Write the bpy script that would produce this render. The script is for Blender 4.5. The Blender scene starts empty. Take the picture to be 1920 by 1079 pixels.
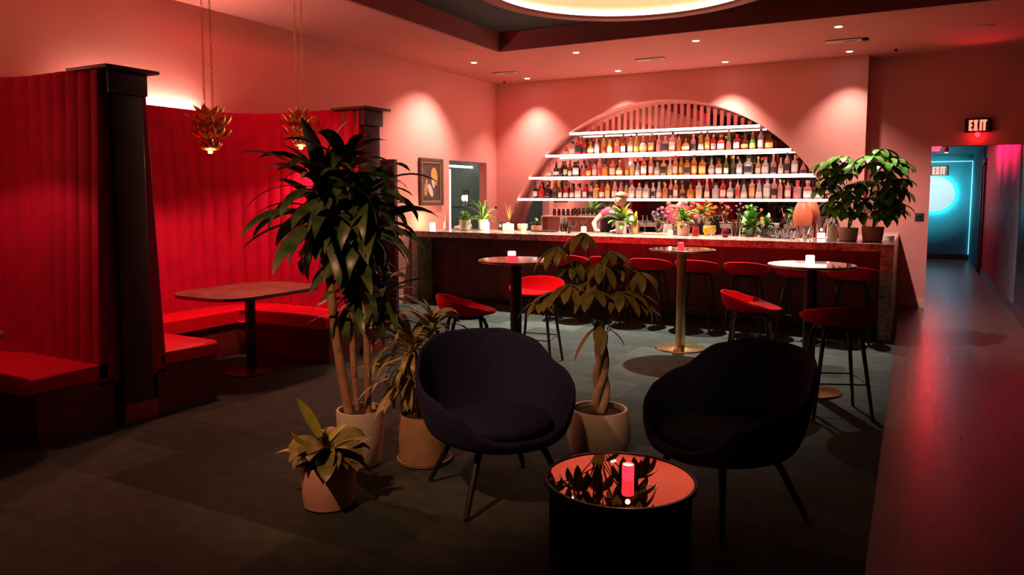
import bpy, bmesh, math, random
from mathutils import Vector, Matrix
random.seed(7)
PI = math.pi
R = math.radians
SC = bpy.context.scene
COL = SC.collection

# ------------------------------------------------------------------ helpers
def link(o, parent=None):
    COL.objects.link(o)
    if parent is not None:
        o.parent = parent
    return o

def obj(name, bm, mat, parent=None, loc=(0, 0, 0), rotz=0.0, smooth=True, angle=40):
    me = bpy.data.meshes.new(name)
    bmesh.ops.recalc_face_normals(bm, faces=bm.faces[:])
    bm.to_mesh(me)
    bm.free()
    if isinstance(mat, (list, tuple)):
        for m in mat:
            me.materials.append(m)
    elif mat:
        me.materials.append(mat)
    if smooth:
        me.polygons.foreach_set('use_smooth', [True] * len(me.polygons))
        try:
            me.set_sharp_from_angle(angle=R(angle))
        except Exception:
            pass
    o = bpy.data.objects.new(name, me)
    o.location = loc
    o.rotation_euler = (0, 0, rotz)
    return link(o, parent)

def tag(o, label, cat, group=None, kind=None):
    o['label'] = label
    o['category'] = cat
    if group:
        o['group'] = group
    if kind:
        o['kind'] = kind
    return o

def thing(name, label, cat, loc=(0, 0, 0), rotz=0.0, group=None):
    o = bpy.data.objects.new(name, None)
    o.empty_display_size = 0.1
    o.location = loc
    o.rotation_euler = (0, 0, rotz)
    link(o)
    return tag(o, label, cat, group)

def struct(name, bm, mat, label=None, smooth=False):
    o = obj(name, bm, mat, smooth=smooth)
    o['kind'] = 'structure'
    if label:
        o['label'] = label
    return o

def dup(root, loc, rotz, label, group=None):
    r = root.copy()
    COL.objects.link(r)
    r.location = loc
    r.rotation_euler = (0, 0, rotz)
    r['label'] = label
    if group:
        r['group'] = group
    for ch in list(root.children):
        c = ch.copy()
        COL.objects.link(c)
        c.parent = r
        for g in list(ch.children):
            d = g.copy()
            COL.objects.link(d)
            d.parent = c
    return r

def B():
    return bmesh.new()

def box(bm, x0, x1, y0, y1, z0, z1, bev=0.0, mi=0):
    r = bmesh.ops.create_cube(bm, size=1.0)
    vs = r['verts']
    for v in vs:
        v.co = Vector(((x0 + x1) / 2 + v.co.x * (x1 - x0), (y0 + y1) / 2 + v.co.y * (y1 - y0), (z0 + z1) / 2 + v.co.z * (z1 - z0)))
    fs = set()
    for v in vs:
        fs.update(v.link_faces)
    for f in fs:
        f.material_index = mi
    if bev > 0:
        es = set()
        for f in fs:
            es.update(f.edges)
        bmesh.ops.bevel(bm, geom=list(es), offset=bev, segments=3, affect='EDGES', profile=0.5)
    return bm

def lathe(bm, prof, seg=32, center=(0, 0, 0), sx=1.0, sy=1.0, sq=0.0, cap0=True, cap1=True, mi=0):
    """prof: list of (r, z). sq > 0 makes the cross-section squarish."""
    cx, cy, cz = center
    rings = []
    for r, z in prof:
        ring = []
        for i in range(seg):
            a = 2 * PI * i / seg
            c, s = math.cos(a), math.sin(a)
            if sq > 0:
                n = 2 + 6 * sq
                k = 1.0 / ((abs(c) ** n + abs(s) ** n) ** (1.0 / n))
            else:
                k = 1.0
            ring.append(bm.verts.new((cx + r * k * c * sx, cy + r * k * s * sy, cz + z)))
        rings.append(ring)
    for a, b in zip(rings, rings[1:]):
        for i in range(seg):
            j = (i + 1) % seg
            f = bm.faces.new((a[i], a[j], b[j], b[i]))
            f.material_index = mi
    if cap0:
        bm.faces.new(rings[0][::-1]).material_index = mi
    if cap1:
        bm.faces.new(rings[-1]).material_index = mi
    return bm

def tube(bm, pts, rad, seg=8, closed=False, caps=True):
    pts = [Vector(p) for p in pts]
    n = len(pts)
    rads = rad if isinstance(rad, (list, tuple)) else [rad] * n
    up = Vector((0, 0, 1))
    rings = []
    prev = None
    for i, p in enumerate(pts):
        if closed:
            t = (pts[(i + 1) % n] - pts[i - 1])
        else:
            t = pts[min(i + 1, n - 1)] - pts[max(i - 1, 0)]
        t.normalize()
        if prev is None:
            ref = up if abs(t.z) < 0.9 else Vector((1, 0, 0))
            x = t.cross(ref).normalized()
        else:
            x = (prev - t * prev.dot(t)).normalized()
        prev = x
        y = t.cross(x).normalized()
        rings.append([bm.verts.new(p + (x * math.cos(2 * PI * k / seg) + y * math.sin(2 * PI * k / seg)) * rads[i]) for k in range(seg)])
    m = n if closed else n - 1
    for i in range(m):
        a, b = rings[i], rings[(i + 1) % n]
        for k in range(seg):
            j = (k + 1) % seg
            bm.faces.new((a[k], a[j], b[j], b[k]))
    if caps and not closed:
        bm.faces.new(rings[0][::-1])
        bm.faces.new(rings[-1])
    return bm

def ellipsoid(bm, c, r, u=16, v=10, rot=None):
    res = bmesh.ops.create_uvsphere(bm, u_segments=u, v_segments=v, radius=1.0)
    M = Matrix.Diagonal((r[0], r[1], r[2], 1.0))
    if rot is not None:
        M = rot.to_4x4() @ M
    M = Matrix.Translation(c) @ M
    bmesh.ops.transform(bm, matrix=M, verts=res['verts'])
    return bm

def prism(bm, poly, z0, z1, bev=0.0):
    """poly: list of (x, y) counter-clockwise"""
    a = [bm.verts.new((x, y, z0)) for x, y in poly]
    b = [bm.verts.new((x, y, z1)) for x, y in poly]
    n = len(poly)
    fs = [bm.faces.new(a[::-1]), bm.faces.new(b)]
    for i in range(n):
        j = (i + 1) % n
        fs.append(bm.faces.new((a[i], a[j], b[j], b[i])))
    if bev > 0:
        es = list(fs[0].edges) + list(fs[1].edges)
        bmesh.ops.bevel(bm, geom=es, offset=bev, segments=3, affect='EDGES', profile=0.5)
    return bm

def strap(bm, base, az, elev, length, width, droop, seg=8, fold=0.18, wiggle=0.0, taper=1.0, mi=0, roll=None):
    """one strap or lance leaf arching from base"""
    p = Vector(base)
    e = elev
    st = length / seg
    side = Vector((-math.sin(az), math.cos(az), 0))
    prev = None
    for i in range(seg + 1):
        t = i / seg
        w = width * (math.sin(PI * min(1.0, (0.12 + 0.88 * t) ** taper)) ** 0.7 if t < 1 else 0.02) * 0.5
        if t == 0:
            w = width * 0.22
        d = Vector((math.cos(az) * math.cos(e), math.sin(az) * math.cos(e), math.sin(e)))
        nrm = d.cross(side)
        if nrm.z < 0:
            nrm = -nrm
        s2 = (side + nrm * math.sin(t * 5 + az * 3) * wiggle).normalized()
        if roll is not None:
            s2 = side * math.cos(roll) + nrm * math.sin(roll)
            nrm = d.cross(s2)
        c = bm.verts.new(p - nrm * 0.0)
        l = bm.verts.new(p - s2 * w + nrm * w * fold)
        r = bm.verts.new(p + s2 * w + nrm * w * fold)
        if prev:
            f1 = bm.faces.new((prev[1], prev[0], c, l))
            f2 = bm.faces.new((prev[0], prev[2], r, c))
            f1.material_index = f2.material_index = mi
        prev = (c, l, r)
        p = p + d * st
        e -= droop / seg * (0.5 + t)
    return bm

def rosette(bm, c, n, length, width, e0=80, e1=-10, droop=1.2, az0=0.0, jit=0.25, wiggle=0.25, az_span=None, seg=8, avoid=None):
    for i in range(n):
        t = i / max(1, n - 1)
        az = az0 + i * 2.39996 if az_span is None else az0 + random.uniform(-az_span, az_span)
        el = R(e0 + (e1 - e0) * t + random.uniform(-8, 8))
        L = length * (0.75 + 0.35 * math.sin(PI * min(1, t + 0.15))) * random.uniform(1 - jit, 1 + jit)
        z = c[2] + 0.10 * (0.5 - t)
        if avoid is not None:
            da = (az - avoid + PI) % (2 * PI) - PI
            if abs(da) < 1.15:
                L *= 0.42 + 0.3 * abs(da)
        strap(bm, (c[0], c[1], z), az, el, L, width * random.uniform(0.8, 1.15), droop * random.uniform(0.7, 1.3), seg=seg, wiggle=wiggle, roll=random.uniform(-0.6, 0.6))

def palmate(bm, stem_bm, root, tip, n=6, length=0.2, width=0.06, face=(0, 0), elev=-20, droop=0.9, spread=2 * PI):
    """petiole from root to tip, then n leaflets radiating"""
    r, t = Vector(root), Vector(tip)
    mid = (r + t) / 2 + Vector((0, 0, 0.18 * (t - r).length))
    tube(stem_bm, [r, (r * 0.25 + mid * 0.5 + (r + t) * 0.125), mid * 0.6 + t * 0.2 + r * 0.2, t * 0.6 + mid * 0.4, t], 0.0035, seg=5)
    d = t - r
    a0 = math.atan2(d.y, d.x)
    for i in range(n):
        az = a0 + (i - (n - 1) / 2) * spread / n + random.uniform(-0.12, 0.12)
        k = 1.0 - 0.3 * abs(i - (n - 1) / 2) / ((n - 1) / 2 + 0.01)
        strap(bm, t, az, R(elev + random.uniform(-14, 14)), length * k * random.uniform(0.85, 1.1), width * k, droop * random.uniform(0.7, 1.3), seg=6, fold=0.25, taper=1.15)

# ------------------------------------------------------------------ materials
def principled(name):
    m = bpy.data.materials.new(name)
    m.use_nodes = True
    return m, m.node_tree.nodes, m.node_tree.links, m.node_tree.nodes['Principled BSDF']

def mat(name, col, rough=0.6, metal=0.0, var=0.0, vscale=8.0, bump=0.0, bscale=60.0, spec=0.5, trans=0.0, ior=1.45, coat=0.0, sheen=0.0, col2=None):
    m, N, L, b = principled(name)
    b.inputs['Base Color'].default_value = (*col, 1)
    b.inputs['Roughness'].default_value = rough
    b.inputs['Metallic'].default_value = metal
    b.inputs['Specular IOR Level'].default_value = spec
    b.inputs['Transmission Weight'].default_value = trans
    b.inputs['IOR'].default_value = ior
    b.inputs['Coat Weight'].default_value = coat
    if sheen:
        b.inputs['Sheen Weight'].default_value = sheen
        b.inputs['Sheen Tint'].default_value = (*[min(1, c * 2) for c in col], 1)
    if var > 0 or col2 or bump > 0:
        tc = N.new('ShaderNodeTexCoord')
    if var > 0 or col2:
        n = N.new('ShaderNodeTexNoise')
        n.inputs['Scale'].default_value = vscale
        n.inputs['Detail'].default_value = 5
        L.new(tc.outputs['Object'], n.inputs['Vector'])
        rp = N.new('ShaderNodeValToRGB')
        c2 = col2 or tuple(max(0, c * (1 - var)) for c in col)
        c1 = col if col2 else tuple(min(1, c * (1 + var)) for c in col)
        rp.color_ramp.elements[0].color = (*c2, 1)
        rp.color_ramp.elements[1].color = (*c1, 1)
        rp.color_ramp.elements[0].position = 0.35
        rp.color_ramp.elements[1].position = 0.65
        L.new(n.outputs['Fac'], rp.inputs['Fac'])
        L.new(rp.outputs['Color'], b.inputs['Base Color'])
    if bump > 0:
        n2 = N.new('ShaderNodeTexNoise')
        n2.inputs['Scale'].default_value = bscale
        n2.inputs['Detail'].default_value = 3
        L.new(tc.outputs['Object'], n2.inputs['Vector'])
        bp = N.new('ShaderNodeBump')
        bp.inputs['Strength'].default_value = bump
        bp.inputs['Distance'].default_value = 0.01
        L.new(n2.outputs['Fac'], bp.inputs['Height'])
        L.new(bp.outputs['Normal'], b.inputs['Normal'])
    return m

def emit(name, col, strength, base=(0.8, 0.8, 0.8)):
    m, N, L, b = principled(name)
    b.inputs['Base Color'].default_value = (*base, 1)
    b.inputs['Emission Color'].default_value = (*col, 1)
    b.inputs['Emission Strength'].default_value = strength
    return m

def carpet_mat():
    m, N, L, b = principled('carpet tiles')
    b.inputs['Roughness'].default_value = 0.95
    b.inputs['Specular IOR Level'].default_value = 0.15
    tc = N.new('ShaderNodeTexCoord')
    br = N.new('ShaderNodeTexBrick')
    br.offset = 0.5
    br.inputs['Color1'].default_value = (0.085, 0.105, 0.088, 1)
    br.inputs['Color2'].default_value = (0.036, 0.046, 0.040, 1)
    br.inputs['Mortar'].default_value = (0.055, 0.068, 0.058, 1)
    br.inputs['Scale'].default_value = 1.0
    br.inputs['Mortar Size'].default_value = 0.003
    br.inputs['Brick Width'].default_value = 1.0
    br.inputs['Row Height'].default_value = 0.5
    L.new(tc.outputs['Object'], br.inputs['Vector'])
    n = N.new('ShaderNodeTexNoise')
    n.inputs['Scale'].default_value = 7
    n.inputs['Detail'].default_value = 8
    mp = N.new('ShaderNodeMapping')
    mp.inputs['Scale'].default_value = (1, 1.6, 1)
    L.new(tc.outputs['Object'], mp.inputs['Vector'])
    L.new(mp.outputs['Vector'], n.inputs['Vector'])
    mx = N.new('ShaderNodeMix')
    mx.data_type = 'RGBA'
    mx.blend_type = 'OVERLAY'
    mx.inputs['Factor'].default_value = 0.45
    L.new(br.outputs['Color'], mx.inputs['A'])
    L.new(n.outputs['Fac'], mx.inputs['B'])
    L.new(mx.outputs['Result'], b.inputs['Base Color'])
    n2 = N.new('ShaderNodeTexNoise')
    n2.inputs['Scale'].default_value = 220
    L.new(tc.outputs['Object'], n2.inputs['Vector'])
    bp = N.new('ShaderNodeBump')
    bp.inputs['Strength'].default_value = 0.5
    bp.inputs['Distance'].default_value = 0.006
    L.new(n2.outputs['Fac'], bp.inputs['Height'])
    L.new(bp.outputs['Normal'], b.inputs['Normal'])
    return m

def plank_mat():
    m, N, L, b = principled('dark plank floor')
    b.inputs['Roughness'].default_value = 0.36
    tc = N.new('ShaderNodeTexCoord')
    mp = N.new('ShaderNodeMapping')
    mp.inputs['Rotation'].default_value = (0, 0, PI / 2)
    L.new(tc.outputs['Object'], mp.inputs['Vector'])
    br = N.new('ShaderNodeTexBrick')
    br.inputs['Color1'].default_value = (0.075, 0.055, 0.046, 1)
    br.inputs['Color2'].default_value = (0.05, 0.038, 0.032, 1)
    br.inputs['Mortar'].default_value = (0.02, 0.016, 0.014, 1)
    br.inputs['Scale'].default_value = 1.0
    br.inputs['Brick Width'].default_value = 1.3
    br.inputs['Row Height'].default_value = 0.19
    br.inputs['Mortar Size'].default_value = 0.004
    L.new(mp.outputs['Vector'], br.inputs['Vector'])
    n = N.new('ShaderNodeTexNoise')
    n.inputs['Scale'].default_value = 4
    n.inputs['Detail'].default_value = 9
    mp2 = N.new('ShaderNodeMapping')
    mp2.inputs['Scale'].default_value = (9, 0.7, 1)
    L.new(tc.outputs['Object'], mp2.inputs['Vector'])
    L.new(mp2.outputs['Vector'], n.inputs['Vector'])
    mx = N.new('ShaderNodeMix')
    mx.data_type = 'RGBA'
    mx.blend_type = 'OVERLAY'
    mx.inputs['Factor'].default_value = 0.6
    L.new(br.outputs['Color'], mx.inputs['A'])
    L.new(n.outputs['Fac'], mx.inputs['B'])
    L.new(mx.outputs['Result'], b.inputs['Base Color'])
    rr = N.new('ShaderNodeMapRange')
    rr.inputs['To Min'].default_value = 0.22
    rr.inputs['To Max'].default_value = 0.38
    L.new(n.outputs['Fac'], rr.inputs['Value'])
    L.new(rr.outputs['Result'], b.inputs['Roughness'])
    bp = N.new('ShaderNodeBump')
    bp.inputs['Strength'].default_value = 0.25
    bp.inputs['Distance'].default_value = 0.004
    L.new(br.outputs['Fac'], bp.inputs['Height'])
    bp.invert = True
    L.new(bp.outputs['Normal'], b.inputs['Normal'])
    return m

def stone_mat(name, c1, c2, c3, rough=0.25):
    m, N, L, b = principled(name)
    b.inputs['Roughness'].default_value = rough
    tc = N.new('ShaderNodeTexCoord')
    n = N.new('ShaderNodeTexNoise')
    n.inputs['Scale'].default_value = 3.2
    n.inputs['Detail'].default_value = 10
    n.inputs['Roughness'].default_value = 0.7
    n.inputs['Distortion'].default_value = 1.2
    L.new(tc.outputs['Object'], n.inputs['Vector'])
    v = N.new('ShaderNodeTexVoronoi')
    v.inputs['Scale'].default_value = 26
    L.new(tc.outputs['Object'], v.inputs['Vector'])
    rp = N.new('ShaderNodeValToRGB')
    e = rp.color_ramp.elements
    e[0].position, e[0].color = 0.34, (*c3, 1)
    e[1].position, e[1].color = 0.66, (*c1, 1)
    k = e.new(0.5)
    k.color = (*c2, 1)
    ma = N.new('ShaderNodeMath')
    ma.operation = 'MULTIPLY_ADD'
    ma.inputs[1].default_value = 0.35
    L.new(v.outputs['Distance'], ma.inputs[0])
    L.new(n.outputs['Fac'], ma.inputs[2])
    sb = N.new('ShaderNodeMath')
    sb.operation = 'SUBTRACT'
    sb.inputs[1].default_value = 0.12
    L.new(ma.outputs[0], sb.inputs[0])
    L.new(sb.outputs[0], rp.inputs['Fac'])
    L.new(rp.outputs['Color'], b.inputs['Base Color'])
    return m

def leaf_mat(name, c1, c2, rough=0.42, stripe=None):
    m, N, L, b = principled(name)
    b.inputs['Roughness'].default_value = rough
    b.inputs['Subsurface Weight'].default_value = 0.0
    tc = N.new('ShaderNodeTexCoord')
    n = N.new('ShaderNodeTexNoise')
    n.inputs['Scale'].default_value = 9 if not stripe else 30
    n.inputs['Detail'].default_value = 4
    L.new(tc.outputs['Object'], n.inputs['Vector'])
    rp = N.new('ShaderNodeValToRGB')
    rp.color_ramp.elements[0].color = (*c1, 1)
    rp.color_ramp.elements[1].color = (*c2, 1)
    rp.color_ramp.elements[0].position = 0.38
    rp.color_ramp.elements[1].position = 0.62
    L.new(n.outputs['Fac'], rp.inputs['Fac'])
    L.new(rp.outputs['Color'], b.inputs['Base Color'])
    return m

M = {}
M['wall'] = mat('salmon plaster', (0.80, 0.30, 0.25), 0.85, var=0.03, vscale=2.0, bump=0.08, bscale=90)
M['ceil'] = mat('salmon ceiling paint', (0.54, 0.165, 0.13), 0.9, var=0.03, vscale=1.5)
M['recess'] = mat('dark recess paint', (0.030, 0.032, 0.030), 0.9, var=0.08, vscale=2)
M['hall'] = mat('exit wall paint', (0.70, 0.21, 0.18), 0.8, var=0.04, vscale=2)
M['skirt'] = mat('skirting paint', (0.74, 0.36, 0.27), 0.5)
M['black'] = mat('black paint', (0.018, 0.018, 0.02), 0.45)
M['gloss_black'] = mat('glossy black panel', (0.02, 0.022, 0.026), 0.3, var=0.3, vscale=3)
M['teal'] = mat('teal paint', (0.006, 0.27, 0.33), 0.6, var=0.05)
M['green_wall'] = mat('grey green paint', (0.24, 0.30, 0.24), 0.8)
M['dark_room'] = mat('dark far wall paint', (0.28, 0.12, 0.10), 0.8, var=0.06)
M['carpet'] = carpet_mat()
M['wood_floor'] = plank_mat()
M['counter'] = stone_mat('brown veined stone', (0.52, 0.43, 0.36), (0.36, 0.24, 0.19), (0.15, 0.075, 0.06), 0.16)
M['tablestone'] = stone_mat('rust marble', (0.22, 0.11, 0.08), (0.15, 0.055, 0.042), (0.09, 0.025, 0.02), 0.4)
M['bar_panel'] = mat('oxblood bar panel', (0.13, 0.03, 0.028), 0.55, var=0.25, vscale=5)
M['velvet'] = mat('red velvet', (0.42, 0.002, 0.040), 0.8, var=0.10, vscale=6, spec=0.2, sheen=0.12, bump=0.05, bscale=200)
M['seat_lit'] = mat('light-brightened seat red', (0.80, 0.003, 0.030), 0.55, var=0.05, vscale=5, spec=0.3)  # booth seat red, lightened to imitate stronger light from above
M['stoolred'] = mat('red stool fabric', (0.80, 0.005, 0.016), 0.85, spec=0.15, var=0.06, vscale=20, bump=0.1, bscale=300)
M['navy'] = mat('dark navy fabric', (0.018, 0.020, 0.075), 0.9, var=0.2, vscale=40, bump=0.15, bscale=350, sheen=0.1)
M['post'] = mat('dark oxblood lacquer', (0.075, 0.014, 0.017), 0.4, var=0.15, vscale=3)
M['plinth'] = mat('red plinth paint', (0.42, 0.03, 0.03), 0.5)
M['boothbase'] = mat('dark red booth base', (0.16, 0.02, 0.02), 0.7, var=0.15)
M['leg'] = mat('black stained ash', (0.022, 0.022, 0.02), 0.45)
M['legtip'] = mat('brass tip', (0.75, 0.52, 0.25), 0.3, 1.0)
M['blackmetal'] = mat('black powder coat', (0.03, 0.026, 0.026), 0.4, 0.3)
M['brass'] = mat('brushed brass', (0.85, 0.60, 0.28), 0.24, 1.0)
M['brass_dark'] = mat('aged brass', (0.80, 0.54, 0.20), 0.36, 1.0, var=0.15, vscale=40)
M['copper_top'] = mat('copper mirror', (0.95, 0.56, 0.38), 0.015, 1.0)
M['mirror'] = mat('mirror silver', (0.86, 0.80, 0.78), 0.01, 1.0)
M['glass'] = mat('clear glass', (0.97, 0.97, 0.97), 0.03, trans=1.0, ior=1.3)
M['tableglass'] = mat('dark polished table', (0.16, 0.05, 0.04), 0.08, coat=0.6)
M['white_ceramic'] = mat('off white ceramic', (0.78, 0.68, 0.60), 0.5, var=0.03)
M['pink_pot'] = mat('blush plaster pot', (0.72, 0.40, 0.31), 0.6, var=0.05)
M['clay'] = mat('ochre clay', (0.50, 0.30, 0.17), 0.7, var=0.1, vscale=12)
M['terracotta'] = mat('terracotta', (0.66, 0.24, 0.14), 0.7, var=0.08)
M['grey_pot'] = mat('grey concrete', (0.36, 0.33, 0.29), 0.8, var=0.1)
M['soil'] = mat('soil', (0.05, 0.03, 0.022), 0.95, var=0.4, vscale=60)
M['cane'] = mat('cane bark', (0.46, 0.27, 0.15), 0.8, var=0.25, vscale=18, bump=0.5, bscale=40)
M['braid'] = mat('braided trunk bark', (0.48, 0.34, 0.24), 0.8, var=0.2, vscale=14, bump=0.4, bscale=40)
M['stem'] = mat('green stem', (0.14, 0.17, 0.05), 0.6)
M['leaf_dark'] = leaf_mat('dark green leaf', (0.035, 0.085, 0.028), (0.11, 0.17, 0.05), 0.36)
M['leaf_mid'] = leaf_mat('olive leaf', (0.17, 0.17, 0.040), (0.34, 0.27, 0.075), 0.42)
M['leaf_bright'] = leaf_mat('bright green leaf', (0.055, 0.19, 0.015), (0.15, 0.37, 0.035), 0.38)
M['leaf_lime'] = leaf_mat('lime leaf', (0.33, 0.40, 0.03), (0.50, 0.52, 0.06), 0.4)
M['leaf_stripe'] = leaf_mat('striped leaf', (0.20, 0.20, 0.06), (0.60, 0.50, 0.20), 0.4)
M['leaf_dry'] = leaf_mat('dry straw', (0.45, 0.33, 0.08), (0.62, 0.46, 0.14), 0.7)
M['wax'] = emit('candle glow', (1.0, 0.62, 0.32), 4.0)
M['wax_hot'] = emit('bright candle glow', (1.0, 0.75, 0.48), 14.0)
M['wax_red'] = emit('red candle glow', (1.0, 0.03, 0.06), 1.8, (0.8, 0.05, 0.05))
M['wax_top'] = emit('candle flame pool', (1.0, 0.62, 0.28), 2.6)
M['amber_glow'] = emit('amber candle glow', (1.0, 0.42, 0.12), 1.4)
M['led'] = emit('pink white LED', (1.0, 0.60, 0.54), 11.0)
M['cove_led'] = emit('warm cove LED', (1.0, 0.74, 0.62), 150.0)
M['ring_led'] = emit('ring cove LED', (1.0, 0.82, 0.58), 3.6)
M['door_led'] = emit('white door LED', (1.0, 0.86, 0.86), 5.0)
M['spot_lens'] = emit('downlight lens', (0.86, 0.88, 1.0), 26.0)
M['teal_led'] = emit('teal LED', (0.15, 0.75, 0.9), 1.1)
M['red_led'] = emit('red LED', (1.0, 0.003, 0.010), 30.0)
M['halo_led'] = emit('halo LED', (0.22, 0.85, 1.0), 80.0)
M['blue_lamp'] = emit('blue white lamp', (0.65, 0.8, 1.0), 6.0)
M['exit_glow'] = emit('exit letters', (1.0, 0.20, 0.13), 1.9, (0.9, 0.2, 0.1))
M['exit_face'] = mat('exit sign face', (0.05, 0.008, 0.008), 0.4)
M['exit_red'] = emit('red lamp', (1.0, 0.03, 0.05), 3.5, (0.9, 0.1, 0.1))
M['dome'] = mat('cream dome', (0.86, 0.74, 0.55), 0.8)
M['vent'] = mat('vent grey', (0.50, 0.33, 0.26), 0.6)
M['paper'] = mat('cream paper', (0.82, 0.70, 0.56), 0.7)
M['brown_frame'] = mat('dark gilt frame', (0.075, 0.035, 0.02), 0.4, var=0.3, vscale=30)
M['gilt'] = mat('gilt slip', (0.42, 0.24, 0.09), 0.4, 0.5)
M['skin'] = mat('skin', (0.74, 0.38, 0.29), 0.55)
M['hair'] = mat('light brown hair', (0.46, 0.21, 0.11), 0.6)
M['pink_shirt'] = mat('pink shirt', (0.75, 0.06, 0.13), 0.8)
M['apron'] = mat('navy apron', (0.022, 0.016, 0.05), 0.8)
M['board'] = mat('light wood', (0.62, 0.42, 0.22), 0.5, var=0.12, vscale=10)
M['rubber'] = mat('black rubber', (0.02, 0.018, 0.018), 0.7)
M['steel'] = mat('steel', (0.70, 0.66, 0.64), 0.25, 1.0)
M['petal_pink'] = mat('pink petals', (0.85, 0.22, 0.28), 0.7)
M['petal_purple'] = mat('purple petals', (0.42, 0.20, 0.48), 0.7)
M['petal_orange'] = mat('orange petals', (0.85, 0.30, 0.07), 0.7)
M['petal_yellow'] = mat('yellow petals', (0.85, 0.55, 0.06), 0.7)
M['coral'] = mat('coral glaze', (0.85, 0.20, 0.10), 0.35)
M['darkred_liquid'] = mat('dark red drink', (0.20, 0.01, 0.03), 0.15, trans=0.4)
M['window_glass'] = mat('night window glass', (0.02, 0.012, 0.015), 0.15)
M['panel_dark'] = mat('dark lacquer panel', (0.050, 0.016, 0.016), 0.22, var=0.4, vscale=2.5, coat=0.4)

def bottle_glass(name, col, tr=0.75, rough=0.06):
    return mat(name, col, rough, trans=tr * 0.6, ior=1.25)
GL = {
    'clear': bottle_glass('clear bottle glass', (0.95, 0.86, 0.82), 0.8),
    'amber': bottle_glass('amber bottle glass', (0.80, 0.30, 0.07), 0.7),
    'dark': mat('near black bottle glass', (0.03, 0.012, 0.012), 0.12),
    'red': bottle_glass('red bottle glass', (0.78, 0.06, 0.05), 0.7),
    'pink': bottle_glass('pink bottle glass', (0.92, 0.42, 0.40), 0.75),
    'green': bottle_glass('green bottle glass', (0.16, 0.26, 0.06), 0.5),
    'brown': bottle_glass('brown bottle glass', (0.28, 0.08, 0.03), 0.5),
    'gold': bottle_glass('golden bottle glass', (0.88, 0.58, 0.14), 0.7),
}
LB = [M['paper'], mat('white label', (0.85, 0.78, 0.72), 0.7), mat('black label', (0.03, 0.025, 0.03), 0.6), mat('red label', (0.55, 0.05, 0.05), 0.7), mat('yellow label', (0.75, 0.50, 0.16), 0.7)]
CP = [M['black'], M['brass_dark'], mat('red cap', (0.5, 0.04, 0.04), 0.5), mat('cork', (0.5, 0.32, 0.18), 0.8), M['steel']]

# ------------------------------------------------------------------ room shell
XL, XR = -6.65, 1.26          # left wall face, right wall face
YB, YX = 11.72, 12.05         # bar wall face, exit wall face
YF = -5.0                     # wall behind the camera
H = 3.57
XW = -0.12                    # carpet / plank edge
bm = B(); box(bm, XL - 0.1, XW, YF, 12.2, -0.1, 0.0); struct('floor', bm, M['carpet'], 'grey-green carpet tiles')
bm = B(); box(bm, XW, XR + 0.1, YF, 21.6, -0.1, 0.0); struct('floor_planks', bm, M['wood_floor'], 'dark plank walkway')
bm = B(); box(bm, XL - 3.6, XL - 0.1, 9.2, 12.6, -0.1, 0.0); struct('floor_service', bm, M['rubber'])

DY0, DY1, DZ = 10.16, 11.36, 2.17
bm = B()
box(bm, XL - 0.15, XL, YF, DY0, 0, H + 0.4)
box(bm, XL - 0.15, XL, DY0, DY1, DZ, H + 0.4)
box(bm, XL - 0.15, XL, DY1, 12.2, 0, H + 0.4)
struct('wall_left', bm, M['wall'])
bm = B()
box(bm, XL, XL + 0.015, 6.2, DY0, 0, 0.11); box(bm, XL, XL + 0.015, YF, 0.3, 0, 0.11)
struct('baseboard_left', bm, M['skirt'])
# service room beyond the doorway
bm = B()
box(bm, XL - 3.6, XL - 3.5, 9.2, 12.6, 0, 2.9)
box(bm, XL - 3.5, XL - 0.15, 12.5, 12.6, 0, 2.9)
box(bm, XL - 3.5, XL - 0.15, 9.2, 9.3, 0, 2.9)
struct('wall_service', bm, M['green_wall'])
bm = B(); box(bm, XL - 3.6, XL - 0.15, 9.2, 12.6, 2.9, 3.0); struct('ceiling_service', bm, M['green_wall'])

# bar wall with the big arch
AX, AZ, AR = -3.66, 0.26, 2.87
XE = -0.64
bm = B()
a0 = math.asin((0.0 - AZ) / AR)
arc = []
for i in range(97):
    a = (PI - a0) + (a0 - (PI - a0)) * i / 96
    arc.append((AX + AR * math.cos(a), AZ + AR * math.sin(a)))
poly = [(XL, 0.0)] + arc + [(XE, 0.0), (XE, H + 0.2), (XL, H + 0.2)]
fr = [bm.verts.new((x, YB, z)) for x, z in poly]
bk = [bm.verts.new((x, YX, z)) for x, z in poly]
bm.faces.new(fr)
bm.faces.new(bk[::-1])
for i in range(len(poly)):
    j = (i + 1) % len(poly)
    bm.faces.new((fr[i], bk[i], bk[j], fr[j]))
struct('wall_bar', bm, M['wall'], smooth=True)

# exit wall with the corridor opening
OX, OZ = 0.19, 2.29
bm = B()
box(bm, XL, OX, YX, YX + 0.12, 0, H + 0.2)
box(bm, OX, XR, YX, YX + 0.12, OZ, H + 0.2)
struct('wall_exit', bm, M['hall'])
bm = B(); box(bm, XE + 0.0, OX, YX - 0.015, YX, 0, 0.13); struct('baseboard_exit', bm, M['skirt'])

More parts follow.
